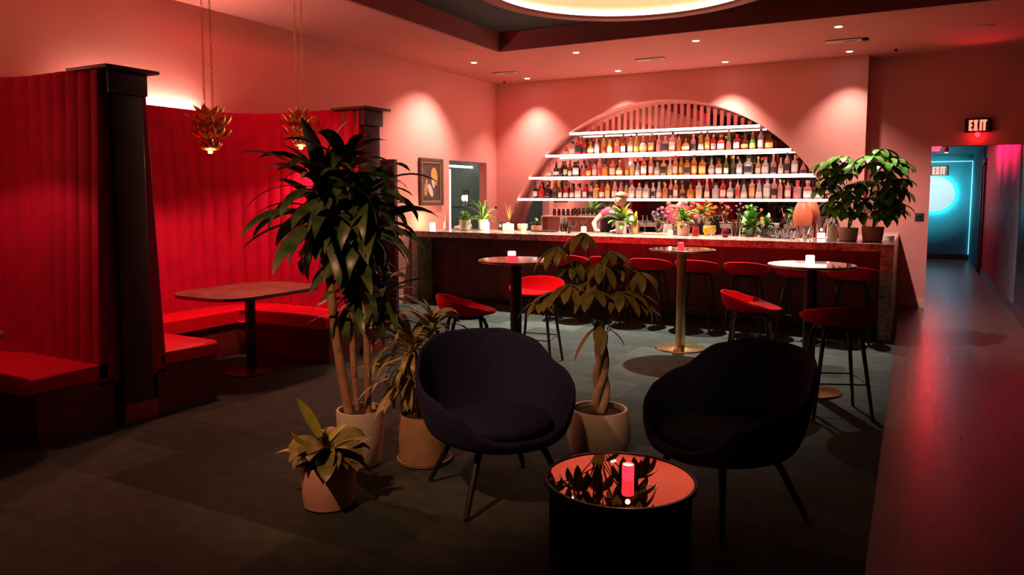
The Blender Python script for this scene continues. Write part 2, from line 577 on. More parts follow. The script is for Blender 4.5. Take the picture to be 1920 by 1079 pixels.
# right wall, corridor, far wall
bm = B(); box(bm, XR, XR + 0.12, YF, 21.6, 0, H + 0.2); struct('wall_right', bm, M['gloss_black'])
bm = B(); box(bm, XR - 0.012, XR, YX + 0.12, 17.6, 0.0, 2.58); struct('wall_corridor_panel', bm, mat('slate wall', (0.20, 0.20, 0.24), 0.45, var=0.2, vscale=3))
bm = B(); box(bm, XR - 0.03, XR, YF, 17.6, 0, 0.12); struct('baseboard_right', bm, M['gloss_black'])
bm = B(); box(bm, OX - 0.12, OX, YX + 0.12, 21.4, 0, 2.7); struct('wall_corridor_left', bm, M['teal'])
bm = B(); box(bm, OX - 0.12, XR + 0.12, 21.4, 21.52, 0, 2.7); struct('wall_corridor_end', bm, M['teal'])
bm = B(); box(bm, XR - 0.025, XR, 18.3, 21.4, 0, 2.6); struct('wall_corridor_right', bm, M['teal'])
bm = B(); box(bm, OX - 0.12, XR + 0.12, YX + 0.12, 21.5, 2.58, 2.7); struct('ceiling_corridor', bm, M['black'])
bm = B(); box(bm, OX, XR, 21.38, 21.4, 0, 0.14); struct('baseboard_corridor', bm, M['gloss_black'])
bm = B(); box(bm, XR - 0.05, XR, 17.6, 17.75, 0, 2.25); box(bm, XR - 0.05, XR, 18.15, 18.3, 0, 2.25); box(bm, XR - 0.05, XR, 17.6, 18.3, 2.2, 2.35)
struct('door_1', bm, M['black'])
bm = B()
box(bm, XL - 0.15, XR + 0.12, YF - 0.12, YF, 0, H + 0.4)
struct('wall_front', bm, M['dark_room'])
for k in range(9):
    x = XL + 0.5 + k * 0.83
    bm = B(); box(bm, x, x + 0.5, YF, YF + 0.02, 0.5, 3.3)
    struct('window_%d' % (k + 1), bm, M['window_glass'])

# ceiling with rectangular recess
RX0, RX1, RY0, RY1, RZ = -5.12, 1.0, -1.5, 9.08, 3.82
bm = B()
box(bm, XL - 0.15, XR + 0.12, RY1, 12.2, H, H + 0.1)
box(bm, XL - 0.15, RX0, YF, RY1, H, H + 0.1)
box(bm, RX1, XR + 0.12, YF, RY1, H, H + 0.1)
box(bm, RX0, RX1, YF, RY0, H, H + 0.1)
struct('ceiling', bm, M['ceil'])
RC = (-2.42, 6.77)
RR = 1.50
bm = B()
box(bm, RX0 - 0.02, RX0 + 0.02, RY0, RY1, H - 0.001, RZ)
box(bm, RX1 - 0.02, RX1 + 0.02, RY0, RY1, H - 0.001, RZ)
box(bm, RX0, RX1, RY1 - 0.02, RY1 + 0.02, H - 0.001, RZ)
box(bm, RX0, RX1, RY0 - 0.02, RY0 + 0.02, H - 0.001, RZ)
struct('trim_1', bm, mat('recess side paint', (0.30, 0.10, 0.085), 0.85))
bm = B()
# recess ceiling plate with a round hole
n = 96
inner = [bm.verts.new((RC[0] + RR * math.cos(2 * PI * i / n), RC[1] + RR * math.sin(2 * PI * i / n), RZ)) for i in range(n)]
def edge_pt(a):
    c, s = math.cos(a), math.sin(a)
    ts = []
    if c > 1e-9: ts.append((RX1 + 0.05 - RC[0]) / c)
    if c < -1e-9: ts.append((RX0 - 0.05 - RC[0]) / c)
    if s > 1e-9: ts.append((RY1 + 0.05 - RC[1]) / s)
    if s < -1e-9: ts.append((RY0 - 0.05 - RC[1]) / s)
    t = min(ts)
    return (RC[0] + c * t, RC[1] + s * t)
outer = [bm.verts.new((*edge_pt(2 * PI * i / n), RZ)) for i in range(n)]
for i in range(n):
    j = (i + 1) % n
    bm.faces.new((inner[i], outer[i], outer[j], inner[j]))
corners = [(RX0 - 0.05, RY0 - 0.05), (RX1 + 0.05, RY0 - 0.05), (RX1 + 0.05, RY1 + 0.05), (RX0 - 0.05, RY1 + 0.05)]
for cx, cy in corners:
    best = sorted(range(n), key=lambda i: (outer[i].co.x - cx) ** 2 + (outer[i].co.y - cy) ** 2)[:2]
    best.sort()
    a, b = best
    if (b - a) % n != 1:
        a, b = b, a
    c = bm.verts.new((cx, cy, RZ))
    try:
        bm.faces.new((outer[a], c, outer[b]))
    except Exception:
        pass
struct('ceiling_recess', bm, M['recess'])

# ------------------------------------------------------------------ ring light in the recess
rl = thing('ring_light', 'large round ceiling light with glowing rim above the lounge', 'ceiling light', (RC[0], RC[1], 3.57))
bm = B()
prof = [(1.375, 0.0), (1.50, 0.0), (1.50, 0.27), (1.48, 0.27), (1.48, 0.03), (1.375, 0.03)]
lathe(bm, prof + [prof[0]], 96, cap0=False, cap1=False)
obj('outer_band', bm, mat('dark red band', (0.34, 0.07, 0.055), 0.6), rl)
bm = B()
lathe(bm, [(1.42, 0.05), (1.465, 0.05), (1.465, 0.10), (1.42, 0.10), (1.42, 0.05)], 96, cap0=False, cap1=False)
obj('led_strip', bm, M['ring_led'], rl)
bm = B()
dp = []
for i in range(15):
    a = PI / 2 * i / 14
    dp.append((1.475 * math.cos(a), 0.16 + 0.22 * math.sin(a)))
dp = [(1.475, 0.04)] + dp
dp[-1] = (0.01, 0.38)
lathe(bm, dp, 96, cap0=False, cap1=True)
obj('dome', bm, M['dome'], rl)

# ------------------------------------------------------------------ downlights, vents, sprinklers
ORD = ['', 'first', 'second', 'third', 'fourth', 'fifth', 'sixth', 'seventh', 'eighth', 'ninth', 'tenth', 'eleventh', 'twelfth', 'thirteenth', 'fourteenth', 'fifteenth', 'sixteenth', 'seventeenth', 'eighteenth', 'nineteenth', 'twentieth']
TENS = {20: 'twenty', 30: 'thirty', 40: 'forty', 50: 'fifty'}
TENTH = {30: 'thirtieth', 40: 'fortieth', 50: 'fiftieth'}
def ordinal(n):
    if n <= 20: return ORD[n]
    t, u = n // 10 * 10, n % 10
    return TENTH[t] if u == 0 else TENS[t] + '-' + ORD[u]

def spot(name, parent, loc, energy, col, size, blend, target=None, rad=0.03):
    l = bpy.data.lights.new(name, 'SPOT')
    l.energy = energy
    l.color = col
    l.spot_size = R(size)
    l.spot_blend = blend
    l.shadow_soft_size = rad
    o = bpy.data.objects.new(name, l)
    o.location = loc
    if target is not None:
        o.rotation_euler = (Vector(target) - Vector(loc)).to_track_quat('-Z', 'Y').to_euler()
    return link(o, parent)

def point(name, parent, loc, energy, col, rad=0.02):
    l = bpy.data.lights.new(name, 'POINT')
    l.energy = energy
    l.color = col
    l.shadow_soft_size = rad
    o = bpy.data.objects.new(name, l)
    o.location = loc
    return link(o, parent)

def downlight(x, y, label, energy, col=(1.0, 0.86, 0.76), size=104, blend=1.0, aim=None):
    t = thing('downlight', label, 'ceiling light', (x, y, H), 0, 'recessed downlights over the bar')
    bm = B(); lathe(bm, [(0.040, -0.004), (0.058, -0.004), (0.061, 0.0), (0.040, 0.0), (0.040, -0.004)], 24, cap0=False, cap1=False)
    obj('trim_ring', bm, M['white_ceramic'], t)
    bm = B(); lathe(bm, [(0.001, -0.0035), (0.040, -0.0035), (0.040, -0.001)], 24, cap0=False)
    obj('lens', bm, M['spot_lens'], t)
    s_ = spot('downlight_beam', t, (0, 0, -0.02), energy, col, size, blend)
    if aim:
        s_.rotation_euler = (Vector(aim) - Vector((x, y, H))).to_track_quat('-Z', 'Y').to_euler()
    return t
names = ['leftmost', 'second from the left', 'third from the left', 'rightmost']
for k, x in enumerate((-5.84, -4.19, -2.53, -0.86)):
    downlight(x, 9.61, 'small white downlight over the bar counter front, %s of that row' % names[k], (260, 950, 1200, 400)[k], size=(100, 92, 84, 92)[k], blend=0.8, aim=((-6.6, 9.2, 1.0), (x + 0.2, 9.6, 0.0), (x, 8.3, 0.0), (-0.2, 10.5, 0.8))[k])
for k, x in enumerate((-5.83, -4.21, -2.54, -0.86)):
    downlight(x, 11.32, 'small white downlight close to the arch wall, %s of that row' % names[k], (260, 400, 400, 215)[k], size=92)

def vent(x, y, label, w=0.42, d=0.16, g='ceiling vents'):
    t = thing('ceiling_vent', label, 'vent', (x, y, H))
    bm = B(); box(bm, -w / 2, w / 2, -d / 2, d / 2, -0.02, 0.0, 0.006); obj('housing', bm, M['vent'], t)
    bm = B(); box(bm, 0.0, w * 0.34, -0.012, 0.012, -0.024, -0.0195); obj('slot', bm, M['black'], t)
    return t
vent(-5.85, 10.62, 'shallow ceiling fitting above the left end of the bar')
vent(-3.43, 10.55, 'shallow ceiling fitting above the middle of the bar')
t = vent(-0.87, 10.46, 'shallow ceiling fitting with black end above the right end of the bar')
bm = B(); lathe(bm, [(0.035, -0.035), (0.04, -0.02), (0.04, 0.0)], 16, center=(0.25, 0.0, 0)); obj('sensor', bm, M['black'], t)
for x, y, lb in ((-6.34, 11.44, 'tiny dark sprinkler head in the ceiling corner by the arch wall'), (-0.30, 11.44, 'tiny dark sprinkler head in the ceiling above the exit wall')):
    bm = B(); lathe(bm, [(0.018, -0.03), (0.03, -0.024), (0.012, -0.015), (0.03, 0.0)], 14)
    tag(obj('sprinkler_head', bm, M['black'], None, (x, y, H)), lb, 'sprinkler')
for x, y, lb in ((-5.49, 8.75, 'flat round cover plate on the ceiling beside the recess corner'), (0.61, 10.41, 'flat round cover plate on the reddish ceiling near the exit wall')):
    bm = B(); lathe(bm, [(0.13, -0.008), (0.14, -0.004), (0.14, 0.0)], 32)
    tag(obj('cover_plate', bm, M['ceil'], None, (x, y, H)), lb, 'cover plate')

def flood(x, y, z, label, energy, col, size, target, blend=0.8):  # added unseen lamps that tint and brighten walls, plants and tables
    t = thing('added_fill_lamp', label, 'ceiling light', (x, y, z), 0, 'added unseen fill lamps in the ceiling recess')
    bm = B(); lathe(bm, [(0.05, -0.03), (0.05, 0.0)], 20); obj('mount', bm, M['black'], t)
    d = (Vector(target) - Vector((x, y, z - 0.10))).normalized()
    bm = B(); tube(bm, [Vector((0, 0, -0.10)) - d * 0.06, Vector((0, 0, -0.10)) + d * 0.06], 0.05, seg=16); tube(bm, [(0, 0, -0.03), (0, 0, -0.06)], 0.012); obj('can', bm, M['black'], t)
    s_ = spot('fill_beam', t, Vector((0, 0, -0.10)) + d * 0.08, energy, col, size, blend, None, 0.05)
    s_.rotation_euler = d.to_track_quat('-Z', 'Y').to_euler()
    return t
RED = (1.0, 0.035, 0.08)
flood(-4.2, 2.0, RZ, 'added unseen fill lamp in the recess aimed at the left wall', 380, RED, 52, (-6.6, 8.6, 2.7), 1.0)
flood(-1.2, 3.0, RZ, 'added unseen fill lamp in the recess aimed at the bar wall', 260, RED, 46, (-3.8, 11.7, 2.75), 1.0)
flood(-2.2, 0.2, RZ, 'added unseen fill lamp in the recess aimed at the floor plants', 300, (1.0, 0.44, 0.22), 36, (-2.6, 3.3, 0.5), 0.9)
flood(-0.9, 0.6, RZ, 'added unseen fill lamp in the recess aimed at the braided tree', 150, (1.0, 0.48, 0.22), 26, (-1.66, 4.2, 1.0), 0.9)
flood(-4.6, 5.2, RZ, 'added unseen fill lamp in the recess aimed at the left high table', 420, (1.0, 0.34, 0.30), 24, (-3.16, 6.1, 0.75), 0.8)
flood(0.2, 4.8, RZ, 'added unseen fill lamp in the recess aimed at the right high table', 260, (1.0, 0.34, 0.30), 22, (-1.05, 6.3, 0.8), 0.8)
# ------------------------------------------------------------------ exit signs
def exit_sign(loc, label, w, h, lamp):
    t = thing('exit_sign', label, 'sign', loc)
    bm = B(); box(bm, -w / 2, w / 2, -0.05, 0.0, 0, h, 0.006); obj('housing', bm, M['black'], t)
    iw = w * 0.70
    bm = B(); box(bm, -iw / 2 - 0.012, iw / 2 + 0.012, -0.056, -0.0505, h * 0.08, h * 0.92); obj('face', bm, M['exit_face'], t)
    bm = B()
    hh = h * 0.76; z0 = h * 0.12; s = hh * 0.19
    cw = iw / 4.0
    def bar(x0, x1, za, zb): box(bm, x0, x1, -0.060, -0.0565, z0 + za, z0 + zb)
    x = -iw / 2
    bar(x, x + s, 0, hh); bar(x + s, x + cw * 0.84, 0, s); bar(x + s, x + cw * 0.78, hh / 2 - s / 2, hh / 2 + s / 2); bar(x + s, x + cw * 0.84, hh - s, hh)
    x += cw
    for sg in (1, -1):
        a = x + 0.02 * cw; b = x + cw * 0.95
        p = [(a, 0), (a + s * 1.15, 0), (b, hh), (b - s * 1.15, hh)] if sg == 1 else [(b - s * 1.15, 0), (b, 0), (a + s * 1.15, hh), (a, hh)]
        y0, y1 = (-0.060, -0.0565) if sg == 1 else (-0.0603, -0.0568)
        v = [bm.verts.new((q[0], y0, z0 + q[1])) for q in p] + [bm.verts.new((q[0], y1, z0 + q[1])) for q in p]
        bm.faces.new(v[:4]); bm.faces.new(v[4:][::-1])
        for i in range(4):
            j = (i + 1) % 4
            bm.faces.new((v[i], v[4 + i], v[4 + j], v[j]))
    x += cw * 1.15
    bar(x + 0.15 * cw, x + 0.15 * cw + s, 0, hh)
    x += cw * 0.68
    bar(x, x + cw, hh - s, hh); bar(x + cw / 2 - s / 2, x + cw / 2 + s / 2, 0, hh - s)
    obj('lettering', bm, M['exit_glow'], t, smooth=False)
    if lamp:
        bm = B(); ellipsoid(bm, (0.0, -0.03, -0.03), (0.035, 0.03, 0.035)); obj('lamp', bm, M['exit_red'], t)
        point('sign_lamp_glow', t, (0.0, -0.10, -0.04), 1.3, (1.0, 0.02, 0.05), 0.03)
        spot('added_ceiling_glow', t, (0.0, -0.10, h + 0.04), 34, (1.0, 0.02, 0.06), 70, 0.9, (-0.1, -1.3, 1.15), 0.03)  # added unseen spot that reddens the ceiling, not a light of the sign
    return t
exit_sign((0.725, YX, 2.46), 'lit red EXIT sign with lamp below, over the corridor opening', 0.31, 0.19, True)
exit_sign((0.52, 21.38, 2.085), 'lit EXIT sign at the far end of the teal corridor', 0.42, 0.25, False)
bm = B(); box(bm, -0.055, 0.055, -0.012, 0, -0.055, 0.055, 0.004)
t = thing('wall_switch', 'black square switch plate on the wall beside the corridor opening', 'switch', (0.075, YX, 1.295))
obj('plate', bm, M['black'], t)
bm = B(); box(bm, -0.03, 0.03, -0.018, -0.012, 0.0, 0.025, 0.002); obj('button', bm, M['gloss_black'], t)

# corridor fittings
bm = B(); lathe(bm, [(0.43, 0.0), (0.43, 0.02)], 64)
bmesh.ops.rotate(bm, verts=bm.verts, cent=(0, 0, 0), matrix=Matrix.Rotation(PI / 2, 3, 'X'))
t = thing('round_mirror', 'backlit round disc glowing on the teal corridor end wall', 'mirror', (0.44, 21.35, 1.64))
obj('disc', bm, mat('frosted disc', (0.9, 0.82, 0.82), 0.4), t)
bm = B(); lathe(bm, [(0.395, -0.028), (0.415, -0.028), (0.415, -0.002), (0.395, -0.002), (0.395, -0.028)], 64, cap0=False, cap1=False)
bmesh.ops.rotate(bm, verts=bm.verts, cent=(0, 0, 0), matrix=Matrix.Rotation(PI / 2, 3, 'X'))
obj('halo_strip', bm, M['halo_led'], t)
bm = B(); box(bm, XR - 0.045, XR - 0.027, 21.36, 21.378, 0.14, 2.42)
tag(obj('light_strip', bm, M['teal_led']), 'thin vertical teal light line in the far corridor corner', 'light strip')
bm = B(); box(bm, OX + 0.05, XR - 0.03, 21.36, 21.378, 2.42, 2.44)
tag(obj('light_strip', bm, M['teal_led']), 'thin horizontal teal light line across the corridor end wall top', 'light strip')
bm = B(); box(bm, OX + 0.02, OX + 0.24, 15.4, 18.6, 2.555, 2.579)
tag(obj('ceiling_strip_light', bm, M['red_led'], smooth=False), 'red light panel on the corridor ceiling along its left side', 'ceiling light')
for k, y in enumerate((12.9, 14.0, 15.1)):  # added unseen lamps that redden the upper corridor wall
    t = thing('added_wall_washer', 'added unseen ceiling lamp in the corridor washing the right wall red, %s from the opening' % ORD[k + 1], 'ceiling light', (0.45, y, 2.58), 0, 'added unseen red wall washers')
    bm = B(); lathe(bm, [(0.03, -0.06), (0.035, 0.0)], 18); obj('can', bm, M['black'], t)
    bm = B(); lathe(bm, [(0.001, -0.0625), (0.028, -0.0625), (0.028, -0.0605)], 18, cap0=False); obj('lens', bm, M['exit_red'], t)
    spot('wash_beam', t, (0.0, 0, -0.07), 520, (1.0, 0.008, 0.09), 112, 1.0)
    t.children[-1].rotation_euler = Vector((0.80, 0.0, 0.14)).to_track_quat('-Z', 'Y').to_euler()
t = thing('corridor_spotlight', 'small black spotlight hanging from the corridor ceiling', 'ceiling light', (0.62, 14.2, 2.58))
bm = B(); tube(bm, [(0, 0, 0), (0, 0, -0.05)], 0.01); obj('bracket', bm, M['black'], t)
bm = B(); lathe(bm, [(0.035, 0.0), (0.04, 0.09), (0.03, 0.1)], 20, center=(0, 0, -0.14)); obj('can', bm, M['black'], t)
bm = B(); lathe(bm, [(0.001, -0.1425), (0.03, -0.1425), (0.03, -0.1405)], 20, cap0=False); obj('lens', bm, M['spot_lens'], t)
t2 = dup(t, (0.52, 17.0, 2.58), 0, 'small spotlight on the corridor ceiling, farther in toward the round disc')
spot('corridor_beam', t2, (0, 0, -0.16), 900, (0.5, 0.92, 1.0), 34, 1.0, (-0.22, 4.35, -0.85))
spot('corridor_beam', t, (0, 0, -0.16), 12, (0.35, 0.85, 1.0), 80, 0.8, (0.6, 3.0, -1.2))

# ------------------------------------------------------------------ bar niche: mirror, slats, shelves
bm = B(); box(bm, -6.6, -0.72, YX - 0.012, YX - 0.002, 0.0, 3.2)
tag(obj('bar_mirror', bm, M['mirror'], smooth=False), 'big mirror lining the arched niche behind the bottles', 'mirror')
SZ = [1.545, 1.918, 2.297, 2.665]
bm = B()
x = AX - 2.2
while x < AX + 2.2:
    d = AR * AR - (x + 0.03 - AX) ** 2
    zt = AZ + math.sqrt(d) - 0.012
    if zt > SZ[3] + 0.04:
        box(bm, x, x + 0.055, YX - 0.026, YX - 0.0135, SZ[3], zt - 0.02)
    x += 0.107
tag(obj('slat_screen', bm, M['wall'], smooth=False), 'row of upright pink slats filling the top of the arch', 'slat screen')
def halfw(z):
    return math.sqrt(AR * AR - (z - AZ) ** 2)
sh_names = ['lowest', 'second lowest', 'third lowest', 'topmost, empty']
for k, z in enumerate(SZ):
    hw = halfw(z - 0.02) - 0.004
    hw2 = halfw(z + 0.0) - 0.004
    t = thing('bottle_shelf', '%s glowing shelf across the arched bar niche' % sh_names[k], 'shelf', (AX, YX, z), 0, 'lit shelves in the arch')
    bm = B(); box(bm, -hw2, hw2, -0.296, -0.013, -0.018, -0.002, 0.0); obj('board', bm, M['white_ceramic'], t, smooth=False)
    bm = B(); box(bm, -hw2, hw2, -0.318, -0.2965, -0.036, 0.002); obj('led_strip', bm, M['led'], t, smooth=False)

# ------------------------------------------------------------------ bottles
SHAPES = {
    'tall slim': dict(p=[(0.30, 0), (0.34, 0.02), (0.34, 0.60), (0.30, 0.68), (0.13, 0.78), (0.12, 0.94), (0.13, 0.95)], w=0.105, lab=(0.18, 0.48), cap=0.13, sq=0),
    'square shouldered': dict(p=[(0.40, 0), (0.44, 0.02), (0.44, 0.62), (0.38, 0.69), (0.17, 0.74), (0.15, 0.93), (0.16, 0.95)], w=0.105, lab=(0.15, 0.52), cap=0.17, sq=0.7),
    'long necked': dict(p=[(0.34, 0), (0.38, 0.02), (0.38, 0.44), (0.33, 0.54), (0.15, 0.66), (0.11, 0.93), (0.13, 0.95)], w=0.105, lab=(0.10, 0.36), cap=0.13, sq=0),
    'round bellied': dict(p=[(0.30, 0), (0.46, 0.05), (0.56, 0.20), (0.54, 0.36), (0.40, 0.50), (0.18, 0.58), (0.15, 0.90), (0.18, 0.94)], w=0.105, lab=(0.14, 0.34), cap=0.17, sq=0),
    'squat': dict(p=[(0.46, 0), (0.52, 0.03), (0.52, 0.50), (0.46, 0.58), (0.24, 0.64), (0.21, 0.86), (0.23, 0.90)], w=0.105, lab=(0.12, 0.42), cap=0.26, sq=0.25),
    'tapered': dict(p=[(0.44, 0), (0.48, 0.02), (0.42, 0.30), (0.32, 0.55), (0.20, 0.74), (0.15, 0.92), (0.17, 0.95)], w=0.105, lab=(0.12, 0.38), cap=0.16, sq=0),
    'shouldered': dict(p=[(0.36, 0), (0.40, 0.02), (0.41, 0.56), (0.37, 0.66), (0.20, 0.74), (0.15, 0.80), (0.14, 0.94), (0.16, 0.95)], w=0.105, lab=(0.14, 0.46), cap=0.16, sq=0),
}
COLN = {'clear': 'clear', 'amber': 'amber', 'dark': 'near-black', 'red': 'red', 'pink': 'pale pink', 'green': 'dark green', 'brown': 'brown', 'gold': 'golden'}
_proto = {}
def bottle_mesh(shape, colr, lab, cap):
    key = (shape, colr, lab, cap)
    if key in _proto:
        return _proto[key]
    s = SHAPES[shape]
    hgt = 0.31
    k = 0.105
    prof = [(r * k, z * hgt) for r, z in s['p']]
    bm = B(); lathe(bm, prof, 16, sq=s['sq'])
    o = obj('bottle', bm, GL[colr])
    o['category'] = 'bottle'
    bm = B()
    cr = s['cap'] * k * 1.08
    z0 = s['p'][-1][1] * hgt
    lathe(bm, [(cr, z0 - 0.03), (cr, z0 + 0.012), (cr * 0.85, z0 + 0.015)], 12)
    obj('cap', bm, CP[cap], o)
    if lab is not None:
        l0, l1 = s['lab']
        def rad(z):
            p = s['p']
            for (r0, za), (r1, zb) in zip(p, p[1:]):
                if za <= z <= zb:
                    return (r0 + (r1 - r0) * (z - za) / max(1e-6, zb - za)) * k
            return 0.03
        bm = B()
        seg = 10
        rows = []
        for t in range(4):
            z = l0 + (l1 - l0) * t / 3
            row = []
            for i in range(seg + 1):
                a = -PI / 2 + (i / seg - 0.5) * 2.3
                c, sn = math.cos(a), math.sin(a)
                kk = 1.0
                if s['sq'] > 0:
                    nn = 2 + 6 * s['sq']
                    kk = 1.0 / ((abs(c) ** nn + abs(sn) ** nn) ** (1.0 / nn))
                r = (rad(z) + 0.0015) * kk
                row.append(bm.verts.new((r * c, r * sn, z * hgt)))
            rows.append(row)
        for a_, b_ in zip(rows, rows[1:]):
            for i in range(seg):
                bm.faces.new((a_[i], a_[i + 1], b_[i + 1], b_[i]))
        obj('label', bm, LB[lab], o)
    _proto[key] = o
    _used[key] = False
    return o
_used = {}
def place_bottle(spec, loc, sc, label, group, rz=0.0):
    o = bottle_mesh(*spec)
    key = spec
    if _used[key]:
        r = dup(o, loc, rz, label, group)
    else:
        _used[key] = True
        r = o
        r.location = loc
        r.rotation_euler = (0, 0, rz)
        r['label'] = label
        r['group'] = group
    r.scale = sc
    return r
rng = random.Random(11)
palettes = [
    ['dark', 'red', 'brown', 'pink', 'red', 'red', 'pink', 'gold', 'green', 'clear', 'pink', 'clear', 'amber', 'red', 'clear', 'pink', 'clear', 'clear', 'pink', 'pink', 'pink', 'pink'],
    ['pink', 'dark', 'dark', 'brown', 'red', 'pink', 'amber', 'gold', 'clear', 'amber', 'amber', 'red', 'clear', 'green', 'gold', 'clear', 'pink', 'pink'],
    ['pink', 'red', 'amber', 'clear', 'gold', 'brown', 'amber', 'pink', 'amber', 'green', 'red', 'brown', 'pink', 'amber'],
]
shn = ['lowest lit shelf', 'second lit shelf up', 'third lit shelf up']
keys = list(SHAPES)
for s in range(3):
    z = SZ[s]
    hw = halfw(z + 0.26) - 0.10
    if s == 0: hw += 0.05
    x = AX - halfw(z + 0.1) + 0.10
    xe = AX + halfw(z + 0.1) - 0.10
    k = 0
    pal = palettes[s]
    while x < xe:
        k += 1
        fr_ = (x - (AX - 2.5)) / 5.0
        col = pal[min(len(pal) - 1, max(0, int(fr_ * len(pal) + rng.uniform(-1.5, 1.5))))]
        shp = rng.choice(keys)
        lab = rng.choice([0, 0, 1, 1, 2, 3, 4, None])
        if col == 'dark': lab = rng.choice([0, 1, 4, None])
        cap = rng.choice([0, 0, 1, 2, 3, 0])
        room = math.sqrt(max(0.01, AR * AR - (abs(x - AX) + 0.05) ** 2)) + AZ - z - 0.02
        hh = min(rng.uniform(0.80, 1.10), room / 0.335, 1.08)
        if hh < 0.55:
            x += 0.09; k -= 1
            continue
        wsc = rng.uniform(0.88, 1.12)
        nm = '%s %s bottle, %s from the left on the %s' % (COLN[col], shp, ordinal(k), shn[s])
        wid = max(r for r, _ in SHAPES[shp]['p']) * 0.105 * wsc * (1.1 if SHAPES[shp]['sq'] else 1.0)
        x += wid
        place_bottle((shp, col, lab, cap), (x, 11.87 + rng.uniform(-0.03, 0.03), z - 0.002), (wsc, wsc, hh), nm, 'bottles on the %s' % shn[s], rng.uniform(-0.3, 0.3))
        x += wid + rng.uniform(0.006, 0.03)

# ------------------------------------------------------------------ bar counter
bar = thing('bar_counter', 'long bar with brown veined stone top and stone end legs', 'bar counter', (0, 0, 0))
bm = B(); prism(bm, [(-6.63, 9.08), (-0.17, 9.08), (-0.17, 12.035), (-0.63, 12.035), (-0.63, 10.04), (-6.63, 10.04)], 0.985, 1.07, 0.004)
obj('countertop', bm, M['counter'], bar, smooth=False)
for x0, x1 in ((-6.63, -6.52), (-0.30, -0.17)):
    bm = B(); box(bm, x0, x1, 9.08, 10.04 if x0 < -1 else 12.03, 0.0, 0.985, 0.003)
    obj('end_leg', bm, M['counter'], bar, smooth=False)
bm = B()
for i in range(13):
    xa = -6.52 + i * 0.4785
    box(bm, xa + 0.003, xa + 0.4755, 9.46, 9.50, 0.06, 0.985)
box(bm, -6.52, -0.30, 9.475, 9.51, 0.0, 0.985)
obj('front_panel', bm, M['bar_panel'], bar, smooth=False)
bm = B(); box(bm, -6.52, -0.30, 9.44, 9.46, 0.0, 0.08); obj('kick_board', bm, M['black'], bar, smooth=False)
# back counter under the mirror
bc = thing('back_counter', 'low working counter under the mirror behind the bar', 'counter', (0, 0, 0))
bm = B(); box(bm, -6.2, -1.1, 11.30, 12.03, 0.90, 0.95, 0.003); obj('worktop', bm, M['bar_panel'], bc, smooth=False)
bm = B(); box(bm, -6.18, -1.12, 11.36, 12.03, 0.0, 0.90); obj('cabinet', bm, M['bar_panel'], bc, smooth=False)

# ------------------------------------------------------------------ doorway strips, picture, dark panel
bm = B(); box(bm, -7.22, -7.20, 11.00, 11.045, 0.0, 2.06)
tag(obj('light_strip', bm, M['door_led']), 'bright upright white light line on the left side of the service doorway', 'light strip')
bm = B(); box(bm, -7.62, -7.60, 11.62, 12.45, 2.125, 2.165)
tag(obj('light_strip', bm, M['door_led']), 'white light bar seen through the top of the service doorway', 'light strip')
point('service_glow', bpy.data.objects['light_strip.001'] if 'light_strip.001' in bpy.data.objects else None, (XL - 1.6, 11.2, 2.2), 14, (0.95, 1.0, 0.9), 0.1)
t = thing('wall_lamp', 'small blue-white glowing lamp beyond the service doorway', 'lamp', (XL - 0.6, 11.55, 1.50))
bm = B(); ellipsoid(bm, (0, 0, 0.05), (0.042, 0.042, 0.055)); obj('globe', bm, M['blue_lamp'], t)
bm = B(); box(bm, -0.05, 0.05, 0.06, 0.10, -0.1, 0.2); lathe(bm, [(0.04, -0.10), (0.02, -0.02)], 12); obj('bracket', bm, M['steel'], t)
bm = B(); box(bm, -0.6, 0.6, 0.1, 0.3, -0.14, -0.1); obj('shelf', bm, M['steel'], t)

pic = thing('framed_portrait', 'dark framed oil portrait hanging above the left end of the bar', 'picture', (XL, 9.615, 1.81))
pw, ph = 0.315, 0.365
bm = B()
for a_, b_, c_, d_ in ((-pw, -pw + 0.055, -ph, ph), (pw - 0.055, pw, -ph, ph), (-pw + 0.055, pw - 0.055, ph - 0.055, ph), (-pw + 0.055, pw - 0.055, -ph, -ph + 0.055)):
    box(bm, 0.002, 0.045, a_, b_, c_, d_, 0.006)
obj('frame', bm, M['brown_frame'], pic)
iw, ih = pw - 0.055, ph - 0.055
bm = B()
for a_, b_, c_, d_ in ((-iw, -iw + 0.02, -ih, ih), (iw - 0.02, iw, -ih, ih), (-iw, iw, ih - 0.02, ih), (-iw, iw, -ih, -ih + 0.02)):
    box(bm, 0.004, 0.034, a_, b_, c_, d_)
obj('slip', bm, M['gilt'], pic, smooth=False)
bm = B(); box(bm, 0.003, 0.02, -iw, iw, -ih, ih); cv = obj('canvas', bm, mat('dark oil ground', (0.07, 0.028, 0.024), 0.5, var=0.4, vscale=9), pic, smooth=False)
def flat_blob(bm, cy, cz, ry, rz, rot=0.0, x=0.0205, seg=24):
    c, s = math.cos(rot), math.sin(rot)
    vs = []
    for i in range(seg):
        a = 2 * PI * i / seg
        yy, zz = ry * math.cos(a), rz * math.sin(a)
        vs.append(bm.verts.new((x, cy + yy * c - zz * s, cz + yy * s + zz * c)))
    bm.faces.new(vs)
bm = B(); flat_blob(bm, 0.085, 0.10, 0.085, 0.125, 0.15); flat_blob(bm, 0.12, 0.03, 0.05, 0.09, -0.2, 0.0207); obj('painted_head', bm, mat('ochre paint', (0.62, 0.27, 0.08), 0.6, var=0.3, vscale=20), pic, smooth=False)
bm = B(); flat_blob(bm, -0.02, -0.13, 0.05, 0.11, 0.5, 0.0212); flat_blob(bm, 0.05, -0.02, 0.03, 0.08, 0.4, 0.0214); obj('painted_beard', bm, mat('pale paint', (0.66, 0.55, 0.48), 0.6, var=0.2, vscale=20), pic, smooth=False)
